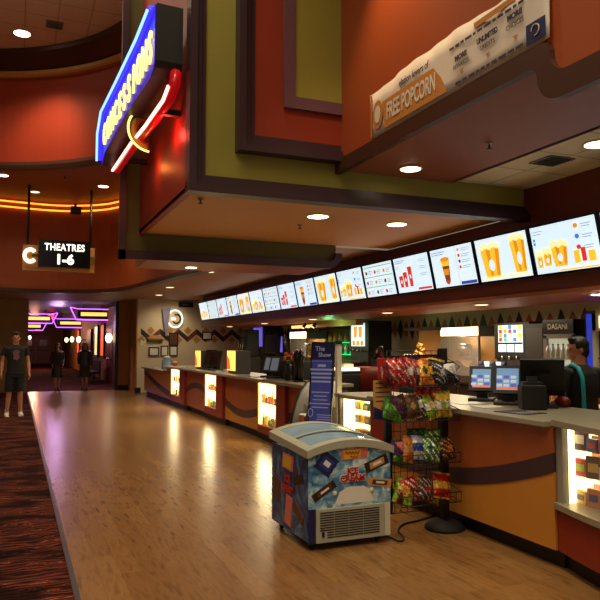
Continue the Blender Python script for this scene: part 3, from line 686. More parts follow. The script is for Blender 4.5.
put_items(3.70, 13.14, 14.02, .28, .93, 'snacks in the middle lit display', 'middle pillar', 5)
put_items(3.70, 9.76, 10.62, .26, .93, 'snacks in the lit display left of the poster', 'pillar nearest poster', 6)
# near red pillar and the case behind the rack
t = thing('counter', 'red counter block hidden mostly behind the snack rack', 'counter', (3.48, 5.97, 0))
MB().box(0, .6, 0, .38, .13, .97).build('carcass', 'counter_red', t); MB().box(.08, .6, 0, .38, 0, .13).build('kickplate', 'kick', t)
# worktops
def top(x0, x1, y0, y1, z, label, th=.045):
    o = MB().box(x0, x1, y0, y1, z, z+th, bev=.008).build('worktop', 'stone'); return tag(o, label, 'worktop')
top(3.66, 4.5, 18.25, 21.7, .822, 'low stone worktop against the cream end wall')
top(3.64, 4.45, 8.62, 18.2, .952, 'long grey stone worktop over the far counters')
o = MB().box(3.75, 4.35, 17.44, 18.24, .822, .95).build('riser', 'counter_brown'); tag(o, 'short brown step between the low and high far worktops', 'counter')
top(3.42, 4.42, 3.74, 6.34, .972, 'grey stone worktop carrying the register screens')

# curved glass cases (food displays)
def curved_case(y0, y1, x, ztop, zb, bulge, label, base='counter_red', cols=None):
    t = thing('glass_case', label, 'display case', (x, y0, 0)); Lq = y1-y0
    def bx(s): return -bulge*math.sin(PI*min(1, max(0, s)))
    n = 16
    def ring(dx, z0, z1, depth=.7):
        vs = []; fs = []
        for i in range(n+1):
            s = i/n; y = Lq*s; xx = dx+bx(s)
            vs += [(xx, y, z0), (xx, y, z1), (depth, y, z1), (depth, y, z0)]
        for i in range(n):
            for k in range(4): fs.append((4*i+k, 4*i+(k+1) % 4, 4*i+4+(k+1) % 4, 4*i+4+k))
        fs += [(0, 1, 2, 3), (4*n, 4*n+1, 4*n+2, 4*n+3)]
        return MB().add(vs, fs)
    ring(0, .13, zb-.04).build('base', base, t); ring(.08, 0, .13).build('kickplate', 'kick', t)
    ring(-.03, zb-.04, zb).build('sill', 'stone', t); ring(-.04, ztop-.04, ztop).build('top_slab', 'stone', t)
    MB().box(.0, .04, 0, .05, zb, ztop-.04).build('post', 'grey', t); MB().box(.0, .04, Lq-.06, Lq, zb, ztop-.04).build('post', 'grey', t)
    MB().box(.55, .6, .02, Lq-.08, zb, ztop-.04).build('light_panel', 'lit_back_near', t)
    MB().box(.05, .55, Lq-.075, Lq-.062, zb, ztop-.04).build('end_panel', 'lit_back_near', t)  # emissive, so the brightly lit end wall glows by itself
    h = (ztop-.04-zb)
    for k in (1, 2): MB().box(.06, .55, .04, Lq-.04, zb+h*k/3, zb+h*k/3+.01).build('shelf', 'glass', t)
    g = []
    vs = []
    for i in range(n+1): s = i/n; vs += [(bx(s)+.005, Lq*s, zb), (bx(s)+.005, Lq*s, ztop-.04)]
    MB().add(vs, [(2*i, 2*i+1, 2*i+3, 2*i+2) for i in range(n)]).build('glass_front', 'glass', t)
    MB().tube([(.08, .06, ztop-.055), (.08, Lq-.06, ztop-.055)], .012, 8).build('light_tube', 'lit_sign', t)
    lamp('POINT', 'case_lamp', (.2, Lq*.5, ztop-.1), 12, (1, .9, .6), .06, parent=t)
    return h
h = curved_case(1.9, 3.715, 3.50, 1.03, .46, .16, 'near curved glass case glowing with candy at the right edge')
grp = 'candy boxes in the near glass case'
pal = ['yellow', 'pink', 'red', 'orange', 'purple', 'brown', 'lime', 'blue', 'white']
for lv, z in enumerate((.46, .46+h/3+.01, .46+2*h/3+.01)):
    for i in range(9):
        for rw in range(2):
            y = 3.60-.108*i-.02*rw; x = 3.50+.12+.14*rw - (.05 if i > 2 else 0); k = (i*3+lv*2+rw) % 9; hh = .09+.03*((i+lv+rw) % 3)
            a = random.uniform(-.3, .3); w = .05
            mb = MB(); mb.obox((0, 0, hh/2), (.018*math.cos(a), .018*math.sin(a), 0), (-w*math.sin(a), w*math.cos(a), 0), (0, 0, hh/2), pal[k])
            o = mb.build('candy_box'); o.location = (x, y, z+.001)
            MB().obox((-.019*math.cos(a), -.019*math.sin(a), hh*.5), (.001, 0, 0), (-w*.7*math.sin(a), w*.7*math.cos(a), 0), (0, 0, hh*.2)).build('printed_band', pal[(k+4) % 9], o)
            tag(o, '%s candy box with %s band, %s from left, %s row, %s shelf, near case' % (pal[k], pal[(k+4) % 9], ORD[i], ('front', 'back')[rw], ('bottom', 'middle', 'top')[lv]), 'candy box', grp)
h2 = curved_case(6.36, 7.2, 3.5, .99, .5, .05, 'small glass case glowing behind the tan card on the rack', 'counter_red')
for i, (y, z, m) in enumerate([(6.95, .5, 'orange'), (6.75, .5, 'brown'), (6.95, .5+h2/3+.01, 'yellow'), (6.72, .5+h2/3+.01, 'tan'), (6.95, .5+2*h2/3+.01, 'yellow'), (6.75, .5+2*h2/3+.01, 'green')]):
    o = MB().box(-.05, .05, -.07, .07, 0, .09, m, .01).build('snack_tray'); o.location = (3.68, y, z+.001); MB().box(-.052, -.05, -.04, .04, .02, .06).build('price_tag', 'white', o)
    tag(o, '%s snack tray on the %s shelf of the small glowing case, %s side' % (m, ('bottom', 'middle', 'top')[i//2], ('left', 'right')[i % 2]), 'tray')

# quarter-round cup display with dark frame beside the poster
t = thing('cup_display', 'dark-framed quarter-round glass display of cups left of the blue poster', 'display case', (3.40, 7.75, 0))
pr = [(-.08, .50), (-.06, .62), (-.01, .80), (.06, .95), (.15, 1.06), (.32, 1.12)]
def quarter(y0, y1, grow, m, nm):
    outer = [(a-grow, b) for a, b in pr]+[(.34, 1.12+grow)]; inner = [(a+.02, b-.01) for a, b in pr]+[(.34, 1.09)]
    mb = MB(); n = len(outer); vs = []
    for y in (y0, y1): vs += [(a, y, b) for a, b in outer]+[(a, y, b) for a, b in inner]
    fs = []
    for i in range(n-1): fs += [(i, i+1, n+i+1, n+i), (2*n+i, 2*n+i+1, 3*n+i+1, 3*n+i), (i, i+1, 2*n+i+1, 2*n+i), (n+i, n+i+1, 3*n+i+1, 3*n+i)]
    fs += [(0, n, 3*n, 2*n), (n-1, 2*n-1, 4*n-1, 3*n-1)]
    mb.add(vs, fs).build(nm, m, t)
quarter(0, .03, .01, 'black', 'frame'); quarter(.46, .49, .01, 'black', 'frame')
MB().add([(a+.01, y, b) for y in (.03, .46) for a, b in pr], [(i, i+1, 7+i, 6+i) for i in range(5)]).build('glass_front', 'glass', t)
MB().box(0, .9, 0, .66, .13, .46).build('base', 'counter_brown', t); MB().box(.06, .9, 0, .66, 0, .13).build('kickplate', 'kick', t)
MB().box(-.1, .92, -.01, .67, .46, .5).build('sill', 'brown_trim', t)
MB().box(.34, .36, 0, .49, .5, 1.13).build('back_panel', 'white_plastic', t)
MB().box(.1, .34, .03, .46, .76, .77).build('shelf', 'grey', t); MB().prism([(a+.012, b) for a, b in pr]+[(.34, .5)], (0, .452, 0), (1, 0, 0), (0, 0, 1), (0, .006, 0)).build('end_panel', 'grey', t)
for i, (x, y, z, m) in enumerate([(.0, .10, .5, 'red'), (.14, .12, .5, 'orange'), (.0, .30, .5, 'orange'), (.14, .42, .5, 'red'), (.12, .12, .77, 'dark_grey'), (.24, .3, .77, 'white'), (.22, .45, .77, 'brown')]):
    mb = MB().lathe([(.045, 0), (.06, .15), (.062, .16)], n=14); o = mb.build('paper_cup', m); o.location = (3.4+x, 7.75+y*.75, z+.001)
    MB().lathe([(.063, .16), (.063, .17), (.05, .175)], n=14).build('lid', 'white', o)
    tag(o, '%s cup on the %s of the quarter-round display, %s' % (m.replace('_', ' '), 'floor' if z < .6 else 'shelf', ['nearest', 'second', 'third', 'farthest', 'nearest', 'middle', 'farthest'][i]), 'cup')
lamp('POINT', 'case_lamp', (3.55, 7.95, 1.03), 1.6, (1, .85, .6), .05)

# ---------------------------------------------------------------- poster stand
t = thing('poster_stand', 'tall blue poster in a black frame on a tilted stand', 'poster', (3.165, 6.95, 0), R(-50))
tl = R(7)
Uv = Vector((1, 0, 0)); Vv = Vector((0, math.sin(tl), math.cos(tl))); Wv = Uv.cross(Vv)
c0 = Vector((0, -.03, .62))
def pp(a, b, d=0.): return c0+Uv*a+Vv*b+Wv*d
w2 = .125; hh = .95
MB().obox(pp(0, hh/2, 0), Uv*(w2+.02), Vv*(hh/2+.02), Wv*.012).build('frame', 'black', t)
MB().obox(pp(0, hh/2, .013), Uv*w2, Vv*(hh/2), Wv*.003).build('sheet', 'poster_blue', t)
MB().obox(pp(0, hh-.09, .017), Uv*w2, Vv*.09, Wv*.002).build('header', 'navy', t)
text('The', .075, pp(-.03, hh-.06, .02), Uv, Vv, 'poster_text', 'lettering', t, .002, .001)
text('Show', .07, pp(.03, hh-.13, .02), Uv, Vv, 'poster_text', 'lettering', t, .002, .001)
mb = MB()
mb.obox(pp(0, hh-.20, .018), Uv*.13, Vv*.002, Wv*.001)
for k, wd in enumerate([.05, .14, .13, .12, .12]): mb.obox(pp(0, .70-.045*k, .018), Uv*wd, Vv*(.010 if k else .014), Wv*.001)
for k, wd in enumerate([.11, .08, .09, .13, .10]): mb.obox(pp(0, .40-.042*k, .018), Uv*wd, Vv*.006, Wv*.001)
for k in range(5): mb.obox(pp(.06, .15-.025*k, .018), Uv*(.09-.01*(k % 2)), Vv*.004, Wv*.001)
mb.build('small_print', 'poster_text', t)
MB().obox(pp(0, .46, .018), Uv*.012, Vv*.006, Wv*.001).build('red_mark', 'red', t)
MB().tube([pp(-.11+.03*math.cos(R(q)), .17+.045*math.sin(R(q)), .018) for q in range(0, 360, 30)], .005, 6, closed=True).build('emblem', 'poster_text', t)
MB().tube([(0, .04, .02), (0, .08, 1.3)], .018, 8).build('post', 'black', t); MB().tube([(-.1, .05, .62), (.1, .05, .62)], .012, 8).build('bracket', 'black', t)
MB().lathe([(.19, 0), (.18, .015), (.03, .03)], (0, .04, 0), 24).build('foot', 'black', t)
t = thing('cream_post', 'slim cream upright post just right of the blue poster', 'post', (3.62, 7.42, 0))
MB().box(-.03, .03, -.03, .03, .02, 1.56).build('shaft', 'white_plastic', t); MB().box(-.1, .1, -.1, .1, 0, .02).build('foot', 'dark_grey', t)
MB().box(-.035, .035, -.035, .035, 1.56, 1.6).build('cap', 'black', t); MB().box(.03, .12, -.02, .02, .93, .99).build('clip', 'black', t)

# ---------------------------------------------------------------- ice cream freezer
FW, FD = .71, .78
t = thing('ice_cream_freezer', 'blue ice cream chest freezer with curved grey lid standing on the wood floor', 'freezer', (2.06, 4.75, 0), 0)
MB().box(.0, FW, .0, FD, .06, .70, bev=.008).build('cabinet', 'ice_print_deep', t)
def archz(s): return .735+.075*math.sin(PI*min(1, max(0, s*.92+.04)))**.8
n = 18
vs = []; front = [(FW*i/n, archz(i/n)-.035) for i in range(n+1)]
MB().prism([(0, .31), (FW, .31)]+[(a, b) for a, b in front[::-1]], (0, 0, 0), (1, 0, 0), (0, 0, 1), (0, -.006, 0)).build('front_graphic', 'ice_print', t)
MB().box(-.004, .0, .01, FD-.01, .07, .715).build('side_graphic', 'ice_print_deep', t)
# lid: arched grey rim with glass inside
LO = .018
def lid_sheet(y0, y1, x0, x1, dz0, dz1, m, nm, yslope=.05):
    mb = MB(); vs = []; k = 18
    for i in range(k+1):
        x = x0+(x1-x0)*i/k; s = x/FW
        for y in (y0, y1):
            z = archz(s)+yslope*(y/FD); vs += [(x, y, z+dz0), (x, y, z+dz1)]
    fs = []
    for i in range(k):
        a = 4*i; b = a+4; fs += [(a, b, b+1, a+1), (a+2, b+2, b+3, a+3), (a+1, b+1, b+3, a+3), (a, b, b+2, a+2)]
    fs += [(0, 1, 3, 2), (4*k, 4*k+1, 4*k+3, 4*k+2)]
    return mb.add(vs, fs, None, False).build(nm, m, t)
lid_sheet(-.035, .05, -LO, FW+LO, -.045, .012, 'freezer_grey', 'lid_rim'); lid_sheet(FD-.06, FD+.02, -LO, FW+LO, -.045, .012, 'freezer_grey', 'lid_rim')
lid_sheet(-.034, FD+.02, -LO-.001, .04, -.046, .012, 'freezer_grey', 'lid_rim'); lid_sheet(-.034, FD+.02, FW-.04, FW+LO+.001, -.046, .012, 'freezer_grey', 'lid_rim')
lid_sheet(.05, .42, .04, FW-.04, -.02, -.004, 'lid_glass', 'glass_lid'); lid_sheet(.36, FD-.06, .04, FW-.04, -.006, .006, 'lid_glass', 'glass_lid')
lid_sheet(.36, .385, .04, FW-.04, .0, .014, 'freezer_grey', 'lid_handle')

for x in (.13, .17): pass
# grille
MB().box(.06, FW-.06, -.02, .0, .055, .31, bev=.006).build('grille_panel', 'freezer_grey', t)
mb = MB()
for k in range(11):
    z = .09+k*.0185
    for a, b in ((.09, .205), (.21, .33), (.335, .455), (.46, .60)): mb.box(a if k > 2 else max(a, .15), b, -.0225, -.0195, z, z+.009)
mb.build('grille_slots', 'black', t)
MB().box(.105, .125, -.026, -.02, .10, .14).build('power_switch', 'black', t); MB().box(.10, .115, -.026, -.02, .16, .175).build('dial', 'dark_grey', t)
MB().box(FW-.055, FW-.005, -.008, 0, .055, .31).build('corner_strip', 'white_plastic', t)
MB().box(0, .055, -.008, 0, .055, .31).build('corner_strip', 'navy', t)
for x, y in ((.06, .08), (FW-.08, .08), (.06, FD-.08), (FW-.08, FD-.08)):
    o = MB().tube([(x-.012, y, .028), (x+.012, y, .028)], .028, 14).build('caster', 'black_rubber', t)
    MB().box(x-.02, x+.02, y-.015, y+.015, .03, .062).build('fork', 'dark_grey', o)
def fpatch(pts, m, nm, d=-.008): return MB().prism(pts, (0, 0, 0), (1, 0, 0), (0, 0, 1), (0, d, 0)).build(nm, m, t)
text('ICE', .066, (.37, -.014, .575), (1, 0, 0), (0, 0, 1), 'white', 'lettering', t, .002, .008); text('ICE', .066, (.37, -.0165, .575), (1, 0, 0), (0, 0, 1), 'red', 'lettering', t, .002, .003)
text('CREAM', .066, (.37, -.014, .52), (1, 0, 0), (0, 0, 1), 'white', 'lettering', t, .002, .008); text('CREAM', .066, (.37, -.0165, .52), (1, 0, 0), (0, 0, 1), 'red', 'lettering', t, .002, .003)
fpatch([(.28, .66), (.5, .67), (.51, .75), (.27, .74)], 'pink', 'brand_patch', -.010)
fpatch([(.30, .668), (.44, .675), (.45, .742), (.29, .735)], 'yellow', 'brand_patch', -.012)
MB().tube([(.31+.12*k/16, -.0145, .715+.012*math.sin(k*1.7)) for k in range(17)], .004, 6).build('script_mark', 'red', t); MB().tube([(.35+.07*k/8, -.0145, .684+.008*math.sin(k*1.9)) for k in range(9)], .0035, 6).build('script_mark', 'red', t)
def barp(cx, cz, w, h, ang, c1, c2, nm='ice_cream_print'):
    a = R(ang); u = (math.cos(a), math.sin(a)); v = (-u[1], u[0])
    P = lambda x, y: (cx+u[0]*x+v[0]*y, cz+u[1]*x+v[1]*y)
    zz = [P(-w/2+w*.04*(k % 2), -h/2+h*k/6) for k in range(7)]; z2 = [P(w/2-w*.04*(k % 2), h/2-h*k/6) for k in range(7)]
    fpatch(zz[::-1][::-1]+z2, c1, nm, -.009)
    fpatch([P(-w*.3, -h*.3), P(w*.3, -h*.3), P(w*.34, h*.3), P(-w*.28, h*.3)], c2, nm, -.011)
    fpatch([P(-w*.15, -h*.12), P(w*.2, -h*.12), P(w*.2, h*.14), P(-w*.15, h*.14)], 'white', nm, -.012)
barp(.15, .645, .16, .15, -38, 'navy', 'blue'); barp(.13, .44, .22, .06, 30, 'dark_brown', 'brown'); barp(.585, .62, .22, .08, 20, 'dark_brown', 'tan'); barp(.61, .47, .22, .06, -8, 'tan', 'brown')
fpatch([(.22, .33), (.26, .42), (.33, .455), (.47, .455), (.53, .42), (.56, .33)], 'white', 'snow_print', -.0075)

for x in (.22, .54): MB().lathe([(.02, 0), (.016, .01), (.004, .012)], (0, 0, 0), 12).build('knob', 'white_plastic', t).location = (x, -.006, .415)
for o in t.children:
    if o.name.startswith('knob'): o.rotation_euler = (R(90), 0, 0)
# left side prints
def spatch(pts, m, nm, d=-.006): return MB().prism(pts, (-.003, 0, 0), (0, -1, 0), (0, 0, 1), (d, 0, 0)).build(nm, m, t)
spatch([(-.52, .55), (-.3, .54), (-.28, .66), (-.5, .67)], 'pink', 'side_print'); spatch([(-.5, .56), (-.34, .555), (-.32, .65), (-.48, .655)], 'yellow', 'side_print', -.008)
text('ICE', .085, (-.012, .40, .47), (0, -1, 0), (0, 0, 1), 'red', 'side_lettering', t, .002, .004); text('CREAM', .075, (-.012, .40, .39), (0, -1, 0), (0, 0, 1), 'red', 'side_lettering', t, .002, .004)
spatch([(-.46, .12), (-.34, .10), (-.3, .33), (-.42, .35)], 'pink', 'side_print', -.008); spatch([(-.28, .25), (-.10, .17), (-.07, .23), (-.24, .33)], 'brown', 'side_print'); spatch([(-.72, .3), (-.58, .25), (-.56, .42), (-.7, .46)], 'brown', 'side_print')
spatch([(-.26, .45), (-.08, .49), (-.09, .56), (-.26, .52)], 'dark_brown', 'side_print')
lamp('POINT', 'neon_glow', (0, 0, -50), .001)
# power cord
o = MB().tube([(a, b, .01) for a, b in cr([(2.70, 5.0), (2.80, 4.86), (2.82, 4.70), (2.9, 4.76), (2.98, 4.98), (3.12, 5.12), (3.3, 5.18), (3.5, 5.26), (3.54, 5.3)], 6)], .008, 8).build('power_cord', 'black_rubber')
tag(o, 'black power cord trailing from the freezer to the counter', 'cord')

# ---------------------------------------------------------------- snack rack
RX0, RX1, RY = 2.84, 3.46, 4.94
def fx(x): return 3.40-(3.60-x)*.84
t = thing('snack_rack', 'black wire snack rack on a round base beside the freezer', 'rack', (0, 0, 0))
MB().box(3.355, 3.415, 4.87, 4.93, .04, 1.52).build('pole', 'black', t)
MB().lathe([(.17, 0), (.17, .02), (.14, .05), (.09, .075), (.06, .08)], (3.385, 4.90, 0), 32).build('base', 'black_rubber', t)
mb = MB()
for i in range(9):
    x = RX0+.02+(3.36-RX0-.02)*i/8; mb.tube([(x, RY, .16), (x, RY, 1.50)], .0035, 6)
for k in range(17): z = .16+1.34*k/16; mb.tube([(RX0+.02, RY, z), (3.36, RY, z)], .0035, 6)
mb.build('wire_grid', 'black', t)
levels = [.30, .62, .965, 1.24]
for z in levels:
    mb = MB(); x0, x1 = (2.84, 3.40)
    if z > .9: x0 = 2.74
    yb, yf = RY-.01, RY-.26
    for (yy, zz) in ((yb, z), (yf, z-.03), (yf, z+.05), (yf+.12, z-.015)): mb.tube([(x0, yy, zz), (x1, yy, zz)], .004, 6)
    for i in range(12):
        x = x0+(x1-x0)*i/11; mb.tube([(x, yb, z), (x, yf, z-.03), (x, yf, z+.05)], .003, 6)
    for x in (x0, x1): mb.tube([(x, yb, z+.1), (x, yf, z+.05)], .004, 6)
    mb.build('basket', 'black', t)
MB().box(2.84, 2.90, 4.93, 4.97, .16, .98).build('side_post', 'black', t)
MB().tube([(3.41, 5.0, 1.48), (3.5, 4.9, 1.40), (3.6, 4.95, 1.36)], .004, 6).tube([(3.41, 5.0, 1.2), (3.6, 4.95, 1.36)], .004, 6).build('arm', 'black', t)
# hanging card
t = thing('card_sign', 'tan printed card with dark lower edge hung on the left of the rack', 'sign', (2.665, 4.82, .955))
MB().box(0, .17, 0, .006, .05, .31).build('card', 'tan', t)
MB().prism([(0, .0), (.17, -.02), (.17, .06), (.12, .055), (.07, .07), (0, .10)], (0, -.002, 0), (1, 0, 0), (0, 0, 1), (0, .007, 0)).build('dark_edge', 'navy', t)
mb = MB()
for k in range(5): mb.box(.02, .15-.02*(k % 2), -.002, 0, .28-.036*k, .29-.036*k)
mb.build('printed_line', 'brown', t)
MB().tube([(.085, .003, .31), (.12, .1, .33)], .003, 6).build('hook', 'black', t)

def foil(m):
    n = m.name+'_foil'
    if n in MATS: return MATS[n]
    f = m.copy(); f.name = n; MATS[n] = f; nt = f.node_tree; b = nt.nodes['Principled BSDF']; b.inputs['Roughness'].default_value = .22; b.inputs['Metallic'].default_value = .25
    tc = nt.nodes.new('ShaderNodeTexCoord'); v = nt.nodes.new('ShaderNodeTexNoise'); v.inputs['Scale'].default_value = 26; v.inputs['Detail'].default_value = 3
    nt.links.new(tc.outputs['Object'], v.inputs['Vector']); bp = nt.nodes.new('ShaderNodeBump'); bp.inputs['Strength'].default_value = 1; bp.inputs['Distance'].default_value = .02
    nt.links.new(v.outputs['Fac'], bp.inputs['Height']); nt.links.new(bp.outputs[0], b.inputs['Normal'])
    w = nt.nodes.new('ShaderNodeTexNoise'); w.inputs['Scale'].default_value = 34; nt.links.new(tc.outputs['Object'], w.inputs['Vector'])
    r = ramp(nt, [(.38, (150, 140, 140)), (.5, (255, 255, 255))]); nt.links.new(w.outputs['Fac'], r.inputs[0])
    mx = nt.nodes.new('ShaderNodeMix'); mx.data_type = 'RGBA'; mx.blend_type = 'MULTIPLY'; mx.inputs[0].default_value = .9; mx.inputs[6].default_value = b.inputs['Base Color'].default_value
    nt.links.new(r.outputs[0], mx.inputs[7]); nt.links.new(mx.outputs[2], b.inputs['Base Color'])
    return f
def crumple(name, w, h, d, cols, style=0, seed=0):
    """a crimped foil bag, base centre at the origin, leaning back is set by the caller"""
    rnd = random.Random(seed); nx, nz = 12, 14; vs = []; idx = {}
    mb = MB()
    for side in (1, -1):
        for i in range(nx+1):
            for k in range(nz+1):
                u = i/nx; v = k/nz; e = (math.sin(PI*u)**.55)*(math.sin(PI*min(1, max(0, (v-.05)/.9)))**.6)
                x = (u-.5)*w*(1-.06*math.sin(PI*v)); z = v*h; y = -side*e*d/2 + rnd.uniform(-.004, .004)*(e > .1)
                if k in (0, nz): z += .004*(i % 2)
                vs.append((x, y, z))
    n1 = (nx+1)*(nz+1)
    for s in (0, 1):
        for i in range(nx):
            for k in range(nz):
                u = (i+.5)/nx-.5; v = (k+.5)/nz-.5; m = cols[0]
                if style == 0 and (u*u/.1+v*v/.06) < 1: m = cols[1]
                if style == 1 and abs(v) < .17: m = cols[1]
                if style == 2 and (u+v) > .12: m = cols[1]
                if style == 3 and ((i+k) % 4 == 0 or (abs(u) < .2 and abs(v) < .12)): m = cols[1]
                if len(cols) > 2 and (u*u/.025+v*v/.015) < 1: m = cols[2]
                if k == 0 or k == nz-1: m = cols[-1] if style == 1 else cols[0]
                b = s*n1; f = (b+i*(nz+1)+k, b+(i+1)*(nz+1)+k, b+(i+1)*(nz+1)+k+1, b+i*(nz+1)+k+1)
                mb.add([], []); mb.f.append(f); mb.m.append(m); mb.sm.append(True)
    mb.v = vs
    o = mb.build(name)
    for k_, m_ in enumerate(o.data.materials): o.data.materials[k_] = foil(m_)
    return o
def put_bag(x, y, z, w, h, d, cols, style, lean, yaw, roll, label, grp, cat='snack bag', name='snack_bag', seed=0):
    o = crumple(name, w, h, d, cols, style, seed or int(x*1000+z*100)); o.location = (x, y, z); o.rotation_euler = (R(lean), R(roll), R(yaw)); tag(o, label, cat, grp); return o
rows = {
 0: [(2.93, 'chips', ('lime', 'yellow', 'orange'), 0, 'green boxy bag with an orange picture', .17, .21), (3.12, '', ('red', 'white', 'brown'), 3, 'red bag with a busy white print', .15, .2), (3.24, '', ('brown', 'silver', 'red'), 3, 'brown and silver bag', .15, .2), (3.45, '', ('red', 'yellow', 'yellow'), 1, 'red topped bag with a yellow face', .19, .22), (2.80, '', ('dark_red', 'pink'), 2, 'dark red bag at the left end', .10, .18)],
 1: [(2.86, '', ('green', 'lime'), 2, 'bright green bag tipped sideways', .17, .2), (2.95, '', ('purple', 'pink'), 2, 'purple bag lying low', .15, .18), (3.05, '', ('orange', 'tan'), 1, 'orange bag with a tan band', .13, .22), (3.18, '', ('silver', 'blue'), 1, 'silver and blue bag', .12, .23), (3.29, '', ('green', 'white', 'dark_green'), 3, 'green bag with a white mark', .16, .21), (3.38, '', ('dark_green', 'lime'), 3, 'dark green bag', .14, .2), (3.53, '', ('brown', 'tan', 'orange'), 3, 'shiny brown bag at the right end', .17, .18)],
 2: [(2.88, '', ('green', 'purple', 'lime'), 2, 'green and purple bag at the left end', .19, .22), (3.02, '', ('purple', 'brown'), 2, 'dark purple bag', .14, .2), (3.13, '', ('brown', 'olive_dark', 'tan'), 1, 'olive brown bag', .15, .21), (3.25, '', ('dark_green', 'silver'), 3, 'dark green narrow silver striped bag', .12, .24), (3.36, '', ('lime', 'white', 'yellow'), 1, 'white and yellow bag', .13, .22), (3.48, '', ('yellow', 'white', 'lime'), 1, 'yellow topped white bag at the right end', .15, .22)],
 3: [(2.84, '', ('dark_red', 'purple'), 2, 'maroon bag standing at the left end', .16, .24), (2.94, '', ('red', 'silver', 'red'), 3, 'plain red and silver foil bag', .16, .22), (3.05, '', ('red', 'silver', 'white'), 3, 'red and silver foil bag with a white centre', .18, .23), (3.17, '', ('dark_brown', 'purple', 'silver'), 3, 'dark brown foil bag', .17, .22), (3.27, '', ('orange', 'yellow', 'dark_brown'), 0, 'orange bag with a yellow patch', .14, .24), (3.36, '', ('dark_brown', 'yellow'), 1, 'dark bag with a yellow band', .15, .22), (3.46, '', ('charcoal', 'silver', 'silver'), 3, 'black and silver foil bag', .16, .2), (3.56, '', ('black', 'silver'), 2, 'black bag tipped off the right end', .16, .19)]}
lvn = ['bottom', 'lower middle', 'upper middle', 'top']
for lv, items in rows.items():
    z = levels[lv]
    for j, (x, _, cols, st, lb, w, h) in enumerate(items):
        put_bag(max(fx(x), 2.87 if z < .9 else 0), RY-.20+.02*(j % 2), z-.018, w, h, .07, cols, st, -22+6*((j*3) % 4)-4, random.uniform(-26, 26), random.uniform(-16, 16) if j else 16,
                '%s in the %s row of the rack' % (lb, lvn[lv]), 'snack bags in the %s row' % lvn[lv])
# second layer of bags behind, partly seen
for j, (x, z, cols, lb) in enumerate([(3.0, 1.30, ('dark_brown', 'silver'), 'dark bag with silver glints behind the red foil bags'), (3.2, 1.31, ('charcoal', 'purple'), 'charcoal bag behind the top row'), (3.40, 1.31, ('dark_brown', 'brown'), 'brown bag behind the top row'),
                                      (3.22, .70, ('dark_green', 'green'), 'deep green bag behind the lower middle row'), (3.40, .68, ('green', 'white'), 'glary green bag behind the lower middle row')]):
    put_bag(fx(x), RY-.07, z-.04, .18, .20, .05, cols, 3, 6, 0, 0, lb, 'snack bags at the back of the rack')
for j, x in enumerate((3.24, 3.31, 3.40, 3.47)):
    o = MB().lathe([(.028, 0), (.03, .01), (.03, .09), (.02, .1)], n=12).build('red_canister', 'red'); o.location = (fx(x), RY-.10, 1.09)
    MB().lathe([(.021, .1), (.021, .112)], n=12).build('lid', 'dark_red', o)
    MB().tube([(0, 0, .11), (0, .0, .14)], .003, 6).build('hang_loop', 'black', o)
    tag(o, 'small red canister hung under the top basket, %s' % ['leftmost', 'second from the left', 'third from the left', 'rightmost'][j], 'canister', 'red canisters under the top basket')
o = MB().box(-.03, .03, -.015, .015, 0, .17, bev=.004).build('red_carton', 'red'); o.location = (2.73, 4.80, 1.275); MB().box(-.02, .02, -.017, -.015, .02, .08).build('white_panel', 'white', o)
tag(o, 'red and white upright carton above the tan card', 'carton')

# ---------------------------------------------------------------- registers on the near worktop
CT = 1.017
def register(loc, yaw, label, w=.30, h=.25, dark=False, tilt=16):
    t = thing('register_screen', label, 'register', loc, yaw)
    a = R(tilt); U = Vector((1, 0, 0)); V = Vector((0, math.sin(a), math.cos(a))); Wd = U.cross(V); c = Vector((0, 0, .07+h*.55))
    MB().obox(c, U*w/2, V*h/2, Wd*.018).build('bezel', 'black', t)
    o = MB().obox(c+Wd*.019, U*(w/2-.03), V*(h/2-.03), Wd*.001).build('display', 'pos_dim' if dark == 'dim' else 'black_gloss' if dark else 'pos_blue', t)
    if not dark:
        mb = MB(); mb.obox(c+Wd*.021-V*(h/2-.045), U*(w/2-.035), V*.012, Wd*.0005, 'pos_orange')
        for k in range(3):
            for j in range(3): mb.obox(c+Wd*.021+U*(-.07+.06*k)+V*(.02-.04*j), U*.024, V*.014, Wd*.0005, ('pos_pale', 'screen_navy', 'pos_pale')[(j+k) % 3])
        mb.build('buttons', None, o)
    MB().obox(c-Wd*.04-V*.02, U*.06, V*.08, Wd*.03).box(-.05, .05, .0, .1, .01, .12).build('neck', 'black', t)
    MB().box(-.12, .12, -.10, .14, 0, .03, bev=.006).build('stand', 'charcoal', t)
    return t
register((4.12, 5.32, CT), R(-44), 'left of the two lit register screens on the near worktop', .23, .25, False, 26)
register((4.08, 4.90, CT), R(-44), 'right of the two lit register screens on the near worktop', .25, .27, False, 26)
register((4.20, 4.60, CT+.0), R(140), 'black register seen from behind next to the staff member', .36, .34, True, 24)
t = thing('receipt_printer', 'black boxy receipt printer beside the staff register', 'printer', (3.98, 4.48, CT), R(-30))
MB().box(-.1, .1, -.1, .1, 0, .2, bev=.01).build('body', 'black', t); MB().box(-.08, .08, -.05, .05, .2, .225).build('cover', 'charcoal', t); MB().box(-.04, .04, -.02, -.0, .225, .27).build('paper', 'charcoal', t)
t = thing('cash_terminal', 'low black terminal block under the register screens', 'cash drawer', (4.30, 5.0, CT), 0)
MB().box(-.1, .1, -.26, .2, 0, .15, bev=.008).build('body', 'black', t); MB().box(-.104, -.1, -.2, .14, .03, .12).build('drawer', 'charcoal', t)
t = thing('card_reader', 'flat black card reader on the near worktop left of the screens', 'card reader', (3.70, 5.50, CT), R(20))
MB().box(-.09, .09, -.12, .12, 0, .03, bev=.006).build('body', 'black', t); MB().box(-.06, .06, -.02, .08, .03, .034).build('keypad', 'dark_grey', t)
mb = MB()
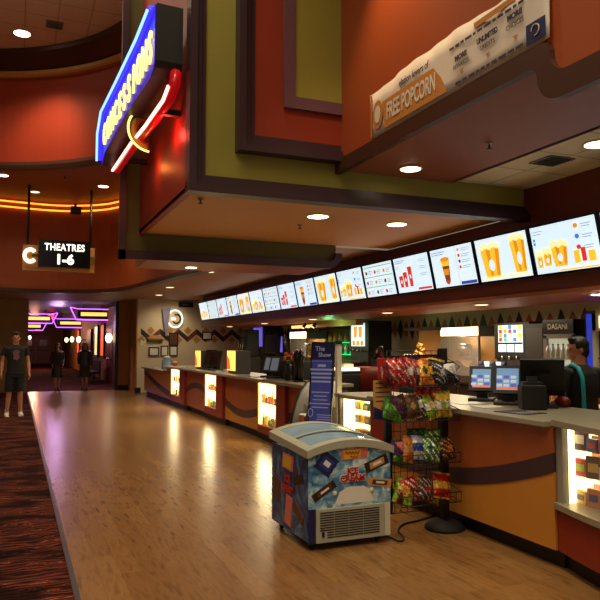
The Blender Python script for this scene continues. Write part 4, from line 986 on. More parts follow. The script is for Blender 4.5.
o = MB().prism([(-.14, -.1), (.12, -.14), (.16, .08), (-.1, .12)], (3.82, 5.14, CT+.001), (1, 0, 0), (0, 1, 0), (0, 0, .004)).build('paper_sheet', 'white'); tag(o, 'loose white paper on the near worktop beside the rack', 'paper')
o = MB().prism([(-.12, -.12), (.1, -.10), (.12, .09), (-.1, .1)], (3.76, 4.80, CT+.001), (1, 0, 0), (0, 1, 0), (0, 0, .004)).build('paper_sheet', 'white_plastic'); tag(o, 'curled cream receipt paper in front of the right register screen', 'paper')
t = thing('menu_card', 'flat dark menu card lying under the papers on the near worktop', 'menu card', (3.68, 4.28, CT), R(10)); MB().box(-.12, .12, -.16, .16, 0, .005).build('card', 'charcoal', t); MB().box(-.09, .09, -.12, .0, .005, .007).build('picture', 'silver', t)
t = thing('red_bag', 'red handbag like bundle behind the staff register', 'bag', (4.33, 4.50, CT)); MB().ell((0, 0, .05), .05, .08, .05).build('body', 'dark_red', t); MB().tube([(0, -.05, .07), (0, -.03, .12), (0, .03, .12), (0, .05, .07)], .006, 8).build('handle', 'black', t)
# drink machine and cooler on the near case top (right edge)
t = thing('candy_display', 'red and white countertop display at the right edge on the glass case', 'display', (4.15, 3.62, 1.04))
MB().box(-.1, .1, -.25, .12, 0, .5).build('cabinet', 'dark_red', t); MB().box(-.105, -.1, -.2, .08, .08, .32).build('front_print', 'red', t); MB().box(-.107, -.105, -.15, .06, .18, .24).build('white_mark', 'white', t); MB().box(-.105, -.1, -.2, .08, .36, .46).build('light_strip', 'lit_sign', t)

# ---------------------------------------------------------------- far worktop equipment
CF = .997
def warmer(y, label, w=.30, h=.36, x=3.98):
    t = thing('lit_dispenser', label, 'dispenser', (x, y, CF), 0)
    MB().box(-.12, .18, -w/2, w/2, 0, h, bev=.01).build('body', 'dark_grey', t)
    MB().box(-.15, -.12, -w/2+.02, w/2-.02, .06, h).build('light_box', 'lit_amber', t)
    MB().prism([(-w/2+.03, .08), (0, .08), (-.05, h*.6), (-w/2+.03, h*.8)], (-.152, 0, 0), (0, -1, 0), (0, 0, 1), (-.002, 0, 0)).build('red_print', 'lit_red', t)
    MB().box(-.14, -.1, -.05, .05, 0, .04).build('drip_tray', 'dark_grey', t)
warmer(15.2, 'far glowing red and yellow hot snack dispenser on the counter', .42, .42); warmer(12.6, 'nearer glowing red and yellow hot snack dispenser on the counter', .5, .44)
for (y, lb, yaw, d) in ((14.3, 'pair of black register screens between the two glowing dispensers', -60, True),):
    register((4.0, y, CF), R(yaw), lb, .34, .34, d, 16)
register((4.0, 14.75, CF), R(-60), 'small black register behind the far glowing dispenser', .3, .36, True, 20)
register((4.02, 10.95, CF), R(-50), 'grey-faced register screen, farther of the pair left of the flower vase', .2, .28, 'dim', 22)
register((4.0, 10.6, CF), R(-50), 'grey-faced register screen, nearer of the pair left of the flower vase', .2, .28, 'dim', 22)
t = thing('register_housing', 'bulky black register housing left of the poster', 'register', (4.25, 10.2, CF)); MB().box(-.2, .16, -.35, .3, 0, .3, bev=.02).build('body', 'black', t); MB().box(-.1, .1, -.2, .15, .3, .36).build('printer', 'charcoal', t)
t = thing('glass_jar', 'small glass jar dispenser on the low end worktop', 'jar', (3.98, 19.3, .868)); MB().lathe([(.14, 0), (.15, .02), (.15, .24), (.1, .3)], n=18).build('jar', 'lid_glass', t); MB().lathe([(.11, .3), (.11, .34), (.02, .37)], n=18).build('lid', 'white', t); MB().lathe([(.12, .02), (.12, .12)], n=14).build('contents', 'tan', t)
t = thing('orange_bowl', 'small orange bowl on the step of the far worktop', 'bowl', (3.9, 17.9, CF)); MB().lathe([(.05, 0), (.1, .08), (.105, .085)], n=18).build('bowl', 'orange', t); MB().lathe([(.09, .085), (.05, .12), (.01, .13)], n=14).build('filling', 'tan', t)
for (x, y, lb) in ((3.9, 13.7, 'dark leaflet flat on the far worktop by the arch panel'), (3.85, 11.1, 'white and black leaflet on the worktop above the third lit case'), (3.82, 16.6, 'small leaflet near the farthest lit case')):
    o = MB().box(-.1, .1, -.18, .18, 0, .006).build('leaflet', 'charcoal'); o.location = (x, y, CF); MB().box(-.07, .07, -.12, .1, .006, .008).build('picture', 'white', o); tag(o, lb, 'leaflet')
# condiment / straw dispensers
t = thing('straw_dispenser', 'tall twin black straw dispenser left of the poster top', 'dispenser', (3.92, 9.38, CF))
MB().box(-.06, .06, -.12, .12, 0, .02).build('base', 'black', t)
for y in (-.07, .07):
    o = MB().lathe([(.04, .02), (.045, .3), (.06, .34), (.06, .42), (.03, .46)], (0, y, 0), 14).build('canister', 'black_gloss', t); MB().lathe([(.015, .46), (.015, .49)], (0, y, 0), 10).build('knob', 'steel', o)
t = thing('flower_vase', 'black vase of orange and red blooms beside the straw dispenser', 'vase', (3.92, 9.8, CF)); MB().lathe([(.05, 0), (.07, .1), (.045, .22), (.055, .26)], n=16).build('vase', 'black_gloss', t)
for i in range(9):
    a = i*.7; o = MB().ell((.05*math.cos(a)*(1+.3*(i % 3)), .07*math.sin(a)*(1+.3*(i % 3)), .33+.03*(i % 4)), .03, .03, .025, n=8, k=6).build('bloom', ('orange', 'red', 'tan')[i % 3], t)
    MB().tube([(.01, .01, .24), (.05*math.cos(a), .07*math.sin(a), .32)], .004, 5).build('stem', 'green', t)

# ---------------------------------------------------------------- cream end wall: zigzag, logo, frames
t = thing('zigzag_mural', 'brown zigzag band painted along the cream end wall', 'wall decoration', (0, 22.49, 0))
pit = .62; x0 = 3.78
xs = [x0+pit/2*i for i in range(13)]
for i in range(12):
    za, zb2 = (2.0, 1.74) if i % 2 == 0 else (1.74, 2.0)
    a = (xs[i], za); b = (xs[i+1], zb2)
    MB().prism([(a[0], a[1]+.09), (b[0], b[1]+.09), (b[0], b[1]-.09), (a[0], a[1]-.09)], (0, 0, 0), (1, 0, 0), (0, 0, 1), (0, -.012, 0)).build('falling_stripe' if i % 2 == 0 else 'rising_stripe', 'zig_dark' if i % 2 == 0 else 'zig_brown', t)
for i in range(12):
    c = (xs[i], 2.03 if i % 2 else 1.72); r = .13
    MB().prism([(c[0]-r, c[1]), (c[0], c[1]+r), (c[0]+r, c[1]), (c[0], c[1]-r)], (0, 0, 0), (1, 0, 0), (0, 0, 1), (0, -.005, 0)).build('tan_diamond', 'zig_tan', t)
t = thing('round_logo_sign', 'lit round white logo sign with a pale blue wedge on the cream wall', 'sign', (4.88, 22.40, 2.42))
MB().tube([(.25*math.cos(R(q)), 0, .29*math.sin(R(q))) for q in range(0, 360, 12)], .018, 8, closed=True).build('lit_ring', 'letter_white', t)
MB().prism([(.235*math.cos(R(q)), .275*math.sin(R(q))) for q in range(0, 360, 15)], (0, .08, 0), (1, 0, 0), (0, 0, 1), (0, -.07, 0)).build('disc', 'cream_light', t)
MB().tube([(.04+.13*math.cos(R(q)), -.01, .15*math.sin(R(q))) for q in range(-150, 130, 15)], .028, 8).build('swirl', 'charcoal', t); MB().box(-.13, .0, -.02, 0, -.035, .035).build('centre_mark', 'letter_white', t)
MB().prism([(-.44, .34), (-.17, .36), (-.27, -.58), (-.33, -.58)], (0, -.04, 0), (1, 0, 0), (0, 0, 1), (0, .05, 0)).build('wedge', 'wedge_blue', t)
for i, (xc, zc, w, h, lb) in enumerate([(4.20, 1.33, .34, .30, 'wide framed notice, left of three in a row on the cream wall'), (4.55, 1.35, .26, .35, 'framed notice, middle of three in a row on the cream wall'), (4.85, 1.35, .28, .35, 'framed notice, right of three in a row on the cream wall'), (4.85, 1.74, .32, .44, 'framed brown picture directly under the round logo'), (6.0, 1.86, .35, .28, 'framed pale notice over the zigzag right of the round logo')]):
    t = thing('picture_frame', lb, 'picture frame', (xc, 22.48, zc)); MB().box(-w/2, w/2, -.02, 0, -h/2, h/2).build('frame', 'black', t); MB().box(-w/2+.04, w/2-.04, -.024, -.02, -h/2+.04, h/2-.04).build('sheet', 'white' if i != 3 else 'brown', t)
t = thing('wall_plaque', 'tan sandwich shaped plaque with green base under the zigzag', 'plaque', (4.23, 22.46, 1.74)); MB().box(-.24, .24, -.03, 0, 0, .07, bev=.01).build('bun', 'orange', t); MB().box(-.25, .25, -.035, 0, -.09, 0, bev=.01).build('lettuce', 'dark_green', t); MB().prism([(-.22, .07), (.22, .07), (.12, .13), (-.12, .13)], (0, 0, 0), (1, 0, 0), (0, 0, 1), (0, -.03, 0)).build('bun_top', 'tan', t)
t = thing('exit_box', 'small black wall fixture with white mark high on the cream wall', 'wall fixture', (5.25, 22.48, 2.98-.07)); MB().box(-.24, .24, -.1, 0, -.09, .07).build('body', 'black', t); MB().box(-.14, .04, -.104, -.1, -.03, .02).build('mark', 'grey', t)
t = thing('light_switch', 'small white switch plate on the corner of the cream wall', 'switch', (3.80, 22.49, 1.62)); MB().box(-.04, .04, -.01, 0, -.08, .08).build('plate', 'white', t); MB().box(-.01, .01, -.02, -.01, -.02, .02).build('toggle', 'white_plastic', t)

# ---------------------------------------------------------------- back wall: triangles, back bar, machines
t = thing('triangle_mural', 'row of brown and orange triangles painted along the back wall', 'wall decoration', (8.19, 0, 0))
y = 6.0; i = 0
while y < 22:
    for yy, hh_, m_, nm_ in ((y, .24, 'zig_dark', 'dark_diamond'), (y+.25, .19, 'zig_orange', 'orange_diamond')):
        MB().prism([(yy-.125, 1.90), (yy, 1.90-hh_), (yy+.125, 1.90), (yy, 1.90+hh_)], (0, 0, 0), (0, 1, 0), (0, 0, 1), (-.006, 0, 0)).build(nm_, m_, t)
    y += .5
def backunit(y0, y1, label, m='dark_brown', z=.9, x0=7.3):
    t = thing('back_cabinet', label, 'cabinet', (x0, y0, 0)); L_ = y1-y0; k = max(1, int(L_/.8))
    MB().box(.02, .7, 0, L_, 0, z-.04).build('carcass', m, t); MB().box(-.02, .72, 0, L_, z-.04, z).build('worktop', 'grey', t)
    for i in range(k):
        a = L_*i/k; b = L_*(i+1)/k; o = MB().box(0, .02, a+.01, b-.01, .1, z-.06).build('door', m, t); MB().box(-.015, 0, b-.08, b-.06, z-.3, z-.15).build('handle', 'steel', o)
for (a, b, lb) in ((9.0, 11.3, 'long back cabinet under the popcorn warmer'), (11.35, 13.1, 'back cabinet under the drink machine'), (14.65, 18.2, 'back cabinet below the green lit shelves'), (18.25, 19.5, 'back cabinet by the cream end wall')):
    backunit(a, b, lb)
# popcorn warmer with lit header
def popcorn_machine(y0, y1, zb, zt, label, x0=7.2, hz=.17, wood=True):
    t = thing('popcorn_warmer', label, 'popcorn machine', (x0, y0, zb)); Lq = y1-y0; H_ = zt-zb
    MB().box(0, .6, 0, Lq, 0, .12).build('base', 'steel', t)
    MB().box(.55, .6, 0, Lq, .12, H_-hz).build('back', 'tan', t)
    for y in (0, Lq-.03): MB().box(0, .03, y, y+.03, .12, H_-hz).build('upright', 'dark_grey', t)
    MB().box(0, .6, 0, Lq, H_-hz, H_).build('header', 'dark_grey', t)
    MB().box(-.01, 0, .02, Lq-.02, H_-hz+.01, H_-.01).build('lit_header', 'lit_sign', t)
    MB().box(.01, .015, .03, Lq-.03, .12, H_-hz).build('glass', 'glass', t)
    mb = MB(); rnd = random.Random(3); vs = []; n = 14
    for i in range(n+1):
        for j in range(7): vs.append((.04+.5*j/6, .04+(Lq-.08)*i/n, .12+.2+.06*math.sin(i*1.3)+rnd.uniform(-.02, .03)))
    fs = [(i*7+j, i*7+j+1, (i+1)*7+j+1, (i+1)*7+j) for i in range(n) for j in range(6)]
    o = mb.add(vs, fs, None, True).build('popcorn', 'tan', t)
    k = MB().lathe([(.1, 0), (.14, .1), (.14, .2), (.1, .22)], (.3, Lq*.5, H_-hz-.35), 16).build('kettle', 'steel', t)
    lamp('POINT', 'warmer_lamp', (.25, Lq*.5, H_-hz-.06), 5, (1, .75, .4), .05, parent=t)
popcorn_machine(9.35, 10.95, .9, 1.87, 'wide popcorn warmer with a glowing white header behind the snack rack')
popcorn_machine(16.7, 17.9, .9, 1.92, 'smaller popcorn machine with a glowing header left of the poster', 7.2, .2)
# wall panel of tan boxes right of the warmer
o = MB().box(7.6, 7.66, 8.9, 9.3, .9, 1.7).build('cutting_board', 'tan'); tag(o, 'upright tan board leaning beyond the popcorn warmer', 'board'); o.location = (0, 0, 0)
# soda machines
def soda(y0, y1, z0, z1, label, x0=7.15, kind='touch'):
    t = thing('soda_machine', label, 'drink machine', (x0, y0, 0)); Lq = y1-y0
    MB().box(0, .6, -.15, Lq+.12, z0-.12, z1+.05, bev=.02).build('housing', 'black', t); MB().box(.02, .6, -.1, Lq+.08, 0, z0-.12).build('plinth', 'charcoal', t)
    rnd = random.Random(5); mb = MB(); mb.box(-.01, 0, 0, Lq, z0, z1, 'screen_white')
    if kind == 'touch':
        for i in range(5):
            for j in range(4):
                cy = Lq*(i+.5)/5; cz = z0+.16+(z1-z0-.16)*(j+.5)/4; mb.add([(-.012, cy-Lq*.07, cz-.03), (-.012, cy+Lq*.07, cz-.03), (-.012, cy+Lq*.07, cz+.03), (-.012, cy-Lq*.07, cz+.03)], [(0, 1, 2, 3)], rnd.choice(['screen_red', 'screen_orange', 'screen_yellow', 'screen_green', 'screen_cream', 'screen_cream', 'screen_blue']))
        mb.add([(-.013, 0, z0+.12), (-.013, Lq, z0+.12), (-.013, Lq, z0+.15), (-.013, 0, z0+.15)], [(0, 1, 2, 3)], 'black')
        for y in (.32, .66): mb.add([(-.013, Lq*y-.01, z0), (-.013, Lq*y+.01, z0), (-.013, Lq*y+.01, z0+.12), (-.013, Lq*y-.01, z0+.12)], [(0, 1, 2, 3)], 'black')
    elif kind == 'cups':
        for yy in (.32, .68): mb.add([(-.012, Lq*yy-.07, z0+.2), (-.012, Lq*yy+.07, z0+.2), (-.012, Lq*yy+.09, z1-.08), (-.012, Lq*yy-.09, z1-.08)], [(0, 1, 2, 3)], 'screen_orange')
        for k in range(3): mb.add([(-.012, Lq*(.1+.3*k), z0+.02), (-.012, Lq*(.3+.3*k), z0+.02), (-.012, Lq*(.3+.3*k), z0+.12), (-.012, Lq*(.1+.3*k), z0+.12)], [(0, 1, 2, 3)], 'screen_orange')
    elif kind == 'blue':
        mb = MB(); mb.box(-.01, 0, 0, Lq, z0, z1, 'purple_glow'); mb.add([(-.012, Lq*.2, z0+.3), (-.012, Lq*.8, z0+.3), (-.012, Lq*.7, z1-.1), (-.012, Lq*.3, z1-.1)], [(0, 1, 2, 3)], 'screen_blue')
    mb.build('touch_screen', None, t)
    for k in range(3): MB().tube([(-.03, Lq*(.2+.3*k), z0-.06), (-.03, Lq*(.2+.3*k), z0-.12)], .015, 8).build('nozzle', 'steel', t)
    MB().box(-.12, 0, 0, Lq, z0-.36, z0-.32).build('drip_tray', 'steel', t)
    return t
soda(8.22, 8.78, 1.44, 1.86, 'drink machine with a bright multicoloured touch screen behind the registers')
soda(13.3, 13.95, 1.52, 2.04, 'tall drink machine screen showing two orange cups above the red kiosk', kind='cups')
soda(19.95, 20.8, 1.5, 2.1, 'drink machine with a violet glowing screen at the far left', kind='blue', x0=7.1)
t = thing('tray_rack', 'bright white tray of cups below the multicoloured touch screen', 'tray', (6.72, 8.15, 1.16)); MB().box(0, .25, 0, .75, 0, .03).build('tray', 'white', t)
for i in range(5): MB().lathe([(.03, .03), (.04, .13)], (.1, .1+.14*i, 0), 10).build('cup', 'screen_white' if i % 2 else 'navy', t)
MB().box(0, .25, .0, .75, -1.16, -.0).build('stand', 'black', t)
# large dark wall screen with its purple reflection drawn as a glowing strip
t = thing('wall_television', 'wide dark screen with a painted violet reflection behind the left registers', 'screen', (7.1, 18.1, 1.3)); MB().box(0, .06, 0, 1.6, 0, .55).build('frame', 'black_gloss', t)
MB().box(-.004, 0, .04, 1.56, .04, .51).build('panel', 'navy', t); MB().prism([(.1, .04), (.3, .04), (.22, .5), (.12, .5)], (-.006, 0, 0), (0, 1, 0), (0, 0, 1), (-.001, 0, 0)).build('painted_reflection', 'purple_glow', t); MB().box(.0, .4, .7, 1.0, -.42, 0).build('pedestal', 'black', t)
# bottle shelves with green light
t = thing('bottle_shelf', 'green lit bottle shelves under a dark canopy', 'shelf', (7.55, 14.2, 0))
MB().box(.3, .6, 0, 2.3, .9, 2.0).build('back_panel', 'olive_dark', t); MB().box(0, .5, -.1, 2.4, 1.94, 1.99).build('canopy', 'dark_brown', t)
for z in (1.3, 1.6): MB().box(.05, .3, .05, 2.25, z, z+.02).build('shelf', 'green_glow', t)
bc = ['dark_green', 'brown', 'green', 'silver', 'orange', 'white']
proto = {}
for lv, z in enumerate((1.32, 1.62)):
    for i in range(14):
        y = 14.32+i*.155; m = bc[(i*3+lv) % 6]; o = MB().lathe([(.035, 0), (.038, .13), (.014, .18), (.014, .24)], n=10).build('bottle', m); o.location = (7.72, y, z+.001)
        MB().lathe([(.016, .24), (.016, .255)], n=8).build('cap', 'black', o)
        tag(o, '%s bottle, %s from the right on the %s green lit shelf' % (m.replace('_', ' '), ORD[i], ('lower', 'upper')[lv]), 'bottle', 'bottles on the %s green lit shelf' % ('lower', 'upper')[lv])
for i in range(16):
    y = 14.2+i*.15; o = MB().lathe([(.03, 0), (.045, .05), (.045, .1)], n=10).build('glass_cup', 'silver' if i % 3 else 'dark_green'); o.location = (7.75, y, 1.991); tag(o, ORD[i]+' small glass from the right on top of the dark canopy', 'glass', 'glasses on the dark canopy'); MB().lathe([(.046, .1), (.046, .106)], n=10).build('rim', 'steel', o)
o = MB().box(6.72, 6.9, 12.9, 16.6, 1.98, 2.12).build('header_board', 'tan_ceiling'); tag(o, 'long beige header board hanging over the drink area', 'board')
for i, (y, lb) in enumerate(((14.9, 'left black track spotlight above the green shelves'), (14.3, 'right black track spotlight above the green shelves'))):
    t = thing('track_light', lb, 'spotlight', (6.4, y, 2.1)); MB().tube([(0, 0, 0), (0, 0, -.06)], .01, 8).build('stem', 'black', t); MB().tube([(0, 0, -.05), (-.07, 0, -.14)], [.03, .045], 12).build('head', 'black', t); MB().tube([(-.071, 0, -.141), (-.074, 0, -.145)], .035, 12).build('bulb', 'lens_dim', t)
lamp('SPOT', 'track_lamp', (6.3, 14.6, 1.95), 8, (.5, 1, .5), .03, (0, R(-60), 0), 80)

# refrigerators
def fridge(y0, y1, label, z1=1.9, x0=6.9, header='DASANI', glow='fridge_light'):
    t = thing('drink_cooler', label, 'refrigerator', (x0, y0, 0)); Lq = y1-y0
    MB().box(.05, .7, 0, Lq, 0, z1).build('cabinet', 'black', t)
    fr = MB().box(0, .05, 0, .06, .12, z1-.22).box(0, .05, Lq-.06, Lq, .12, z1-.22).box(0, .05, 0, Lq, .08, .16).box(0, .05, 0, Lq, z1-.26, z1-.2); o = fr.build('door', 'grey', t)
    MB().box(-.03, -.0, Lq-.09, Lq-.06, .9, 1.3).build('handle', 'steel', o)
    MB().box(.046, .05, .06, Lq-.06, .16, z1-.26).build('lit_interior', glow, t)
    MB().box(0, .05, 0, Lq, z1-.2, z1).build('header', 'black_gloss', t)
    if header: text(header, .105, (-.006, Lq/2, z1-.1), (0, -1, 0), (0, 0, 1), 'white', 'lettering', t, .002, .002)
    for k in range(4): MB().box(.03, .045, .06, Lq-.06, .45+.3*k, .46+.3*k).build('shelf', 'steel', t)
    MB().box(.012, .016, .06, Lq-.06, .16, z1-.26).build('glass', 'glass', t)
    return t
fridge(6.95, 7.52, 'tall glass door drink cooler with DASANI on its header behind the staff member')
bl = [('blue', 'white'), ('orange', 'white'), ('dark_green', 'red'), ('silver', 'blue')]
for k in range(4):
    for i in range(5):
        m, cm = bl[k]; o = MB().lathe([(.03, 0), (.032, .12), (.012, .17), (.012, .19)], n=10).build('drink_bottle', m); o.location = (6.93, 7.08+i*.13, .461+.3*k) if False else (6.905, 7.05+i*.095, .461+.3*k)
        MB().lathe([(.014, .19), (.014, .205)], n=8).build('cap', cm, o)
        tag(o, '%s bottle, %s from the right on the %s shelf of the DASANI cooler' % (m.replace('_', ' '), ORD[i], ('bottom', 'second', 'third', 'top')[k]), 'bottle', 'bottles in the glass door cooler')
t = thing('dark_cabinet', 'tall black cabinet between the touch screen drink machine and the cooler', 'cabinet', (7.0, 7.6, 0)); MB().box(0, .6, 0, .38, 0, 1.86).build('body', 'black', t); o = MB().box(-.02, 0, .02, .36, .1, 1.8).build('door', 'charcoal', t); MB().box(-.04, -.02, .3, .32, 1.0, 1.3).build('handle', 'steel', o)
t = thing('blue_screen', 'deep blue glowing panel right of the cooler', 'screen', (7.0, 6.35, 1.1)); MB().box(0, .1, 0, .5, -1.1, .9).build('frame', 'black', t); MB().box(-.01, 0, .04, .46, .1, .86).build('panel', 'blue_glow', t)
t = thing('white_cooler', 'cream upright cooler with a lit top at the right edge', 'refrigerator', (5.6, 4.6, 0)); MB().box(.05, .6, 0, .78, 0, 1.92).build('cabinet', 'white_plastic', t); o = MB().box(0, .05, 0, .05, .1, 1.88).box(0, .05, .73, .78, .1, 1.88).box(0, .05, 0, .78, 1.7, 1.88).box(0, .05, 0, .78, .1, .2).build('door', 'white_plastic', t)
MB().box(-.03, 0, .66, .69, .9, 1.2).build('handle', 'steel', o); MB().box(.04, .05, .05, .73, .2, 1.7).build('interior', 'charcoal', t); MB().box(-.005, 0, .1, .68, 1.73, 1.85).build('lit_strip', 'lit_sign', t)
for k in range(4): MB().box(.02, .045, .05, .73, .5+.3*k, .515+.3*k).build('shelf', 'steel', t)

# red curved kiosk
t = thing('red_kiosk', 'red island counter with a rounded top corner behind the gap', 'counter', (5.0, 8.55, 0))
pts = [(0, 0), (1.45, 0), (1.45, 1.02)]+[(1.45-.16+.16*math.cos(R(q)), 1.02+.16*math.sin(R(q)) +0) for q in (15, 35, 55, 75, 90)]+[(0, 1.18)]
MB().prism(pts, (0, 0, 0), (0, 1, 0), (0, 0, 1), (.6, 0, 0)).build('panel', 'counter_red', t); MB().box(.0, .6, 0.02, 1.26, 1.18, 1.2).build('top', 'counter_red', t)
t = thing('waste_bin', 'black upright bin left of the red kiosk', 'bin', (4.68, 9.35, 0)); MB().box(-.16, .16, -.2, .2, 0, 1.12, bev=.02).build('body', 'black', t); MB().box(-.17, .17, -.21, .21, 1.12, 1.16, bev=.01).build('lid', 'charcoal', t); MB().box(-.165, -.16, -.08, .12, .88, .98).build('flap', 'dark_grey', t)
t = thing('napkin_tray', 'bright white tray on top of the black bin', 'tray', (4.68, 9.35, 1.161)); MB().box(-.15, .15, -.19, .19, 0, .04).build('tray', 'lit_sign', t); MB().box(-.08, .08, -.12, .1, .04, .10).build('napkins', 'white', t)  # tray is given emission for its white-lit look
t = thing('tall_dispenser', 'black cup dispenser standing on the red kiosk', 'dispenser', (5.25, 9.3, 1.211)); MB().box(-.1, .1, -.1, .1, 0, .12).build('base', 'black', t); MB().lathe([(.09, .12), (.06, .3), (.07, .32)], n=14).build('cup_stack', 'black_gloss', t)
t = thing('nacho_warmer', 'small glowing amber nacho warmer above the snack rack', 'warmer', (5.2, 8.0, 0)); MB().box(-.2, .2, -.3, .3, 0, 1.3).build('stand', 'charcoal', t); MB().box(-.18, .18, -.26, .28, 1.3, 1.36).build('base', 'steel', t)
MB().box(.1, .15, -.22, .24, 1.36, 1.75).build('back', 'tan', t); MB().box(-.15, -.14, -.22, .24, 1.36, 1.42).build('lit_buttons', 'lit_sign', t); MB().box(-.15, .15, -.24, .26, 1.75, 1.79).build('roof', 'dark_grey', t)
rn = random.Random(4)
for k in range(14):
    a = rn.uniform(0, 6.3); zc = 1.40+.012*k; rr = .07*(1-k/18); cx, cy = rr*math.cos(a), .05+rr*math.sin(a); MB().prism([(-.035, -.02), (.035, -.02), (0, .04)], (cx, cy, zc), (math.cos(a), math.sin(a), .3), (-math.sin(a), math.cos(a), .5), (0, 0, .006)).build('nacho_chip', 'lit_amber' if k % 2 else 'orange', t)
t = thing('counter', 'brown rear panel seen through the gap behind the cream post', 'counter', (4.38, 8.3, 0)); MB().box(0, .1, 0, 1.0, 0, .84).build('panel', 'counter_brown', t); MB().box(-.01, .12, 0, 1.0, .84, .86).build('top', 'stone', t)
t = thing('dark_machine', 'dark soda fountain with pipes left of the violet screen', 'drink machine', (6.2, 19.0, 0)); MB().box(0, .5, 0, .9, 0, 1.2).build('plinth', 'charcoal', t); MB().box(.1, .5, .1, .8, 1.2, 2.0, bev=.03).build('body', 'black', t)
for k in range(3): MB().tube([(.08, .25+.2*k, 1.8), (.02, .25+.2*k, 1.5), (.02, .25+.2*k, 1.35)], .015, 8).build('pipe', 'steel', t)

# ---------------------------------------------------------------- theatre hall beyond
def hall_sign(x, y, z, w, label, flip=False, lit=True):
    t = thing('neon_sign', label, 'neon sign', (x, y, z)); s = -1 if flip else 1
    MB().box(-w/2, w/2, 0, .1, -.16, .16).build('cabinet', 'black', t)
    MB().box(-w/2+.12, w/2-.05, -.02, 0, -.05, .09).build('lit_panel', 'lit_amber', t)
    pts = [(-w/2-.28, .28), (-w/2-.05, -.2), (w/2, -.2)] if not flip else [(w/2+.28, .28), (w/2+.05, -.2), (-w/2, -.2)]
    MB().tube([(a, -.03, b) for a, b in pts], .022, 8).build('neon_tube', 'neon_purple', t)
    MB().tube([(a*1.0, -.03, b+.1 if b < 0 else b) for a, b in ([(-w/2-.28, .28), (-w/2+.0, .22), (w/2, .22)] if not flip else [(w/2+.28, .28), (w/2, .22), (-w/2, .22)])], .016, 8).build('neon_tube', 'neon_purple', t)
    for a in (-w*.3, w*.3): MB().tube([(a, .05, .16), (a, .05, 3.12-z)], .015, 6).build('rod', 'black', t)
hall_sign(2.75, 27.5, 2.78-.05, 1.15, 'nearest purple and gold neon sign in the theatre hall, at the right')
hall_sign(2.45, 35.5, 2.62, 1.15, 'second purple neon sign in the theatre hall, left of the nearest one')
hall_sign(.85, 32.5, 2.72, 1.15, 'left purple and gold neon sign in the theatre hall beside the tan wall', True)
hall_sign(.75, 37.5, 2.50, .9, 'small lower left purple neon sign deep in the theatre hall', True)
for i, (x, y, z, lb) in enumerate([(3.5, 26.6, 1.80, 'brighter globe sconce on the hall wall farther from the pier'), (3.30, 24.9, 1.80, 'globe sconce on the hall wall nearest the pier'), (3.5, 40, 1.86, 'right globe of the distant three in the hall'), (3.5, 45, 1.9, 'middle globe of the distant three in the hall'), (3.5, 50, 1.9, 'left globe of the distant three in the hall'), (.42, 24.7, 1.80, 'small sconce on the edge of the tan wall behind the standing man')]):
    t = thing('wall_sconce', lb, 'wall light', (x-(.25 if i < 5 else 0), y, z)); r = .17 if i < 5 else .07
    MB().ell((0, 0, 0), r*.7, r*.7, r).build('globe', 'sconce', t); MB().box(0 if i < 5 else -.06, .35 if i < 5 else .0, -.03, .03, -.05, .02).build('bracket', 'gold_trim', t)
for i, (y, lb) in enumerate(((27.5, 'red theatre door in the hall nearest the pier'), (36, 'red theatre door farther down the hall on the right'))):
    t = thing('theatre_door', lb, 'door', (3.58, y, 0)); MB().box(-.06, .0, -.1, 2.0, 0, 2.35).build('frame', 'dark_brown', t); o = MB().box(-.08, -.05, 0, 1.9, 0, 2.2).build('leaf', 'dark_red', t); MB().tube([(-.11, .2, 1.0), (-.11, 1.6, 1.0)], .02, 8).build('push_bar', 'steel', o)
for i, (x, lb) in enumerate(((-.1, 'left leaf of the dark red double doors at the hall end'), (1.1, 'right leaf of the dark red double doors at the hall end'))):
    t = thing('double_door', lb, 'door', (x+1.0, 59.9, 0)); o = MB().box(-.58, .58, 0, .08, 0, 2.3).build('leaf', 'dark_red', t); MB().tube([(-.45, -.06, 1.1), (.45, -.06, 1.1)], .03, 8).build('push_bar', 'steel', o); MB().box(-.3, .3, -.01, 0, 1.5, 2.0).build('window', 'black_gloss', o)
for i, (x, y, z, lb) in enumerate(((1.5, 34, 2.95, 'small red exit lamp near the hall ceiling'), (1.15, 42, 2.45, 'tiny red exit lamp deep in the hall'))):
    t = thing('exit_lamp', lb, 'exit sign', (x, y, z)); MB().box(-.15, .15, 0, .06, -.08, .08).build('body', 'black', t); MB().box(-.13, .13, -.01, 0, -.06, .06).build('lit_face', 'neon_red', t); MB().tube([(0, .03, .08), (0, .03, 3.13-z)], .01, 6).build('rod', 'black', t)
for i, (y, lb) in enumerate(((30.5, 'lit red and white film poster case on the right hall wall'), (33.0, 'second film poster case on the right hall wall'), (43, 'distant glowing film poster case on the right hall wall'))):
    t = thing('poster_case', lb, 'poster', (3.59, y, 1.0)); MB().box(-.08, 0, 0, 1.1, 0, 1.5).build('frame', 'black', t); MB().box(-.085, -.08, .08, 1.02, .08, 1.42).build('sheet', 'lit_red' if i != 1 else 'screen_cream', t)
t = thing('hall_bench', 'dark bench row along the hall wall behind the women', 'bench', (2.9, 28.6, 0)); MB().box(-.35, .3, 0, 2.2, .38, .46).build('seat', 'black', t)
for x in (-.3, .25):
    for y in (.05, 2.1): MB().box(x, x+.05, y, y+.05, 0, .38).build('leg', 'dark_grey', t)
MB().box(.25, .3, 0, 2.2, .46, .9).build('backrest', 'black', t)
struct(MB().box(3.35, 3.6, 25.5, 25.9, 0, 3.12), 'wall_pillar_green', 'olive')

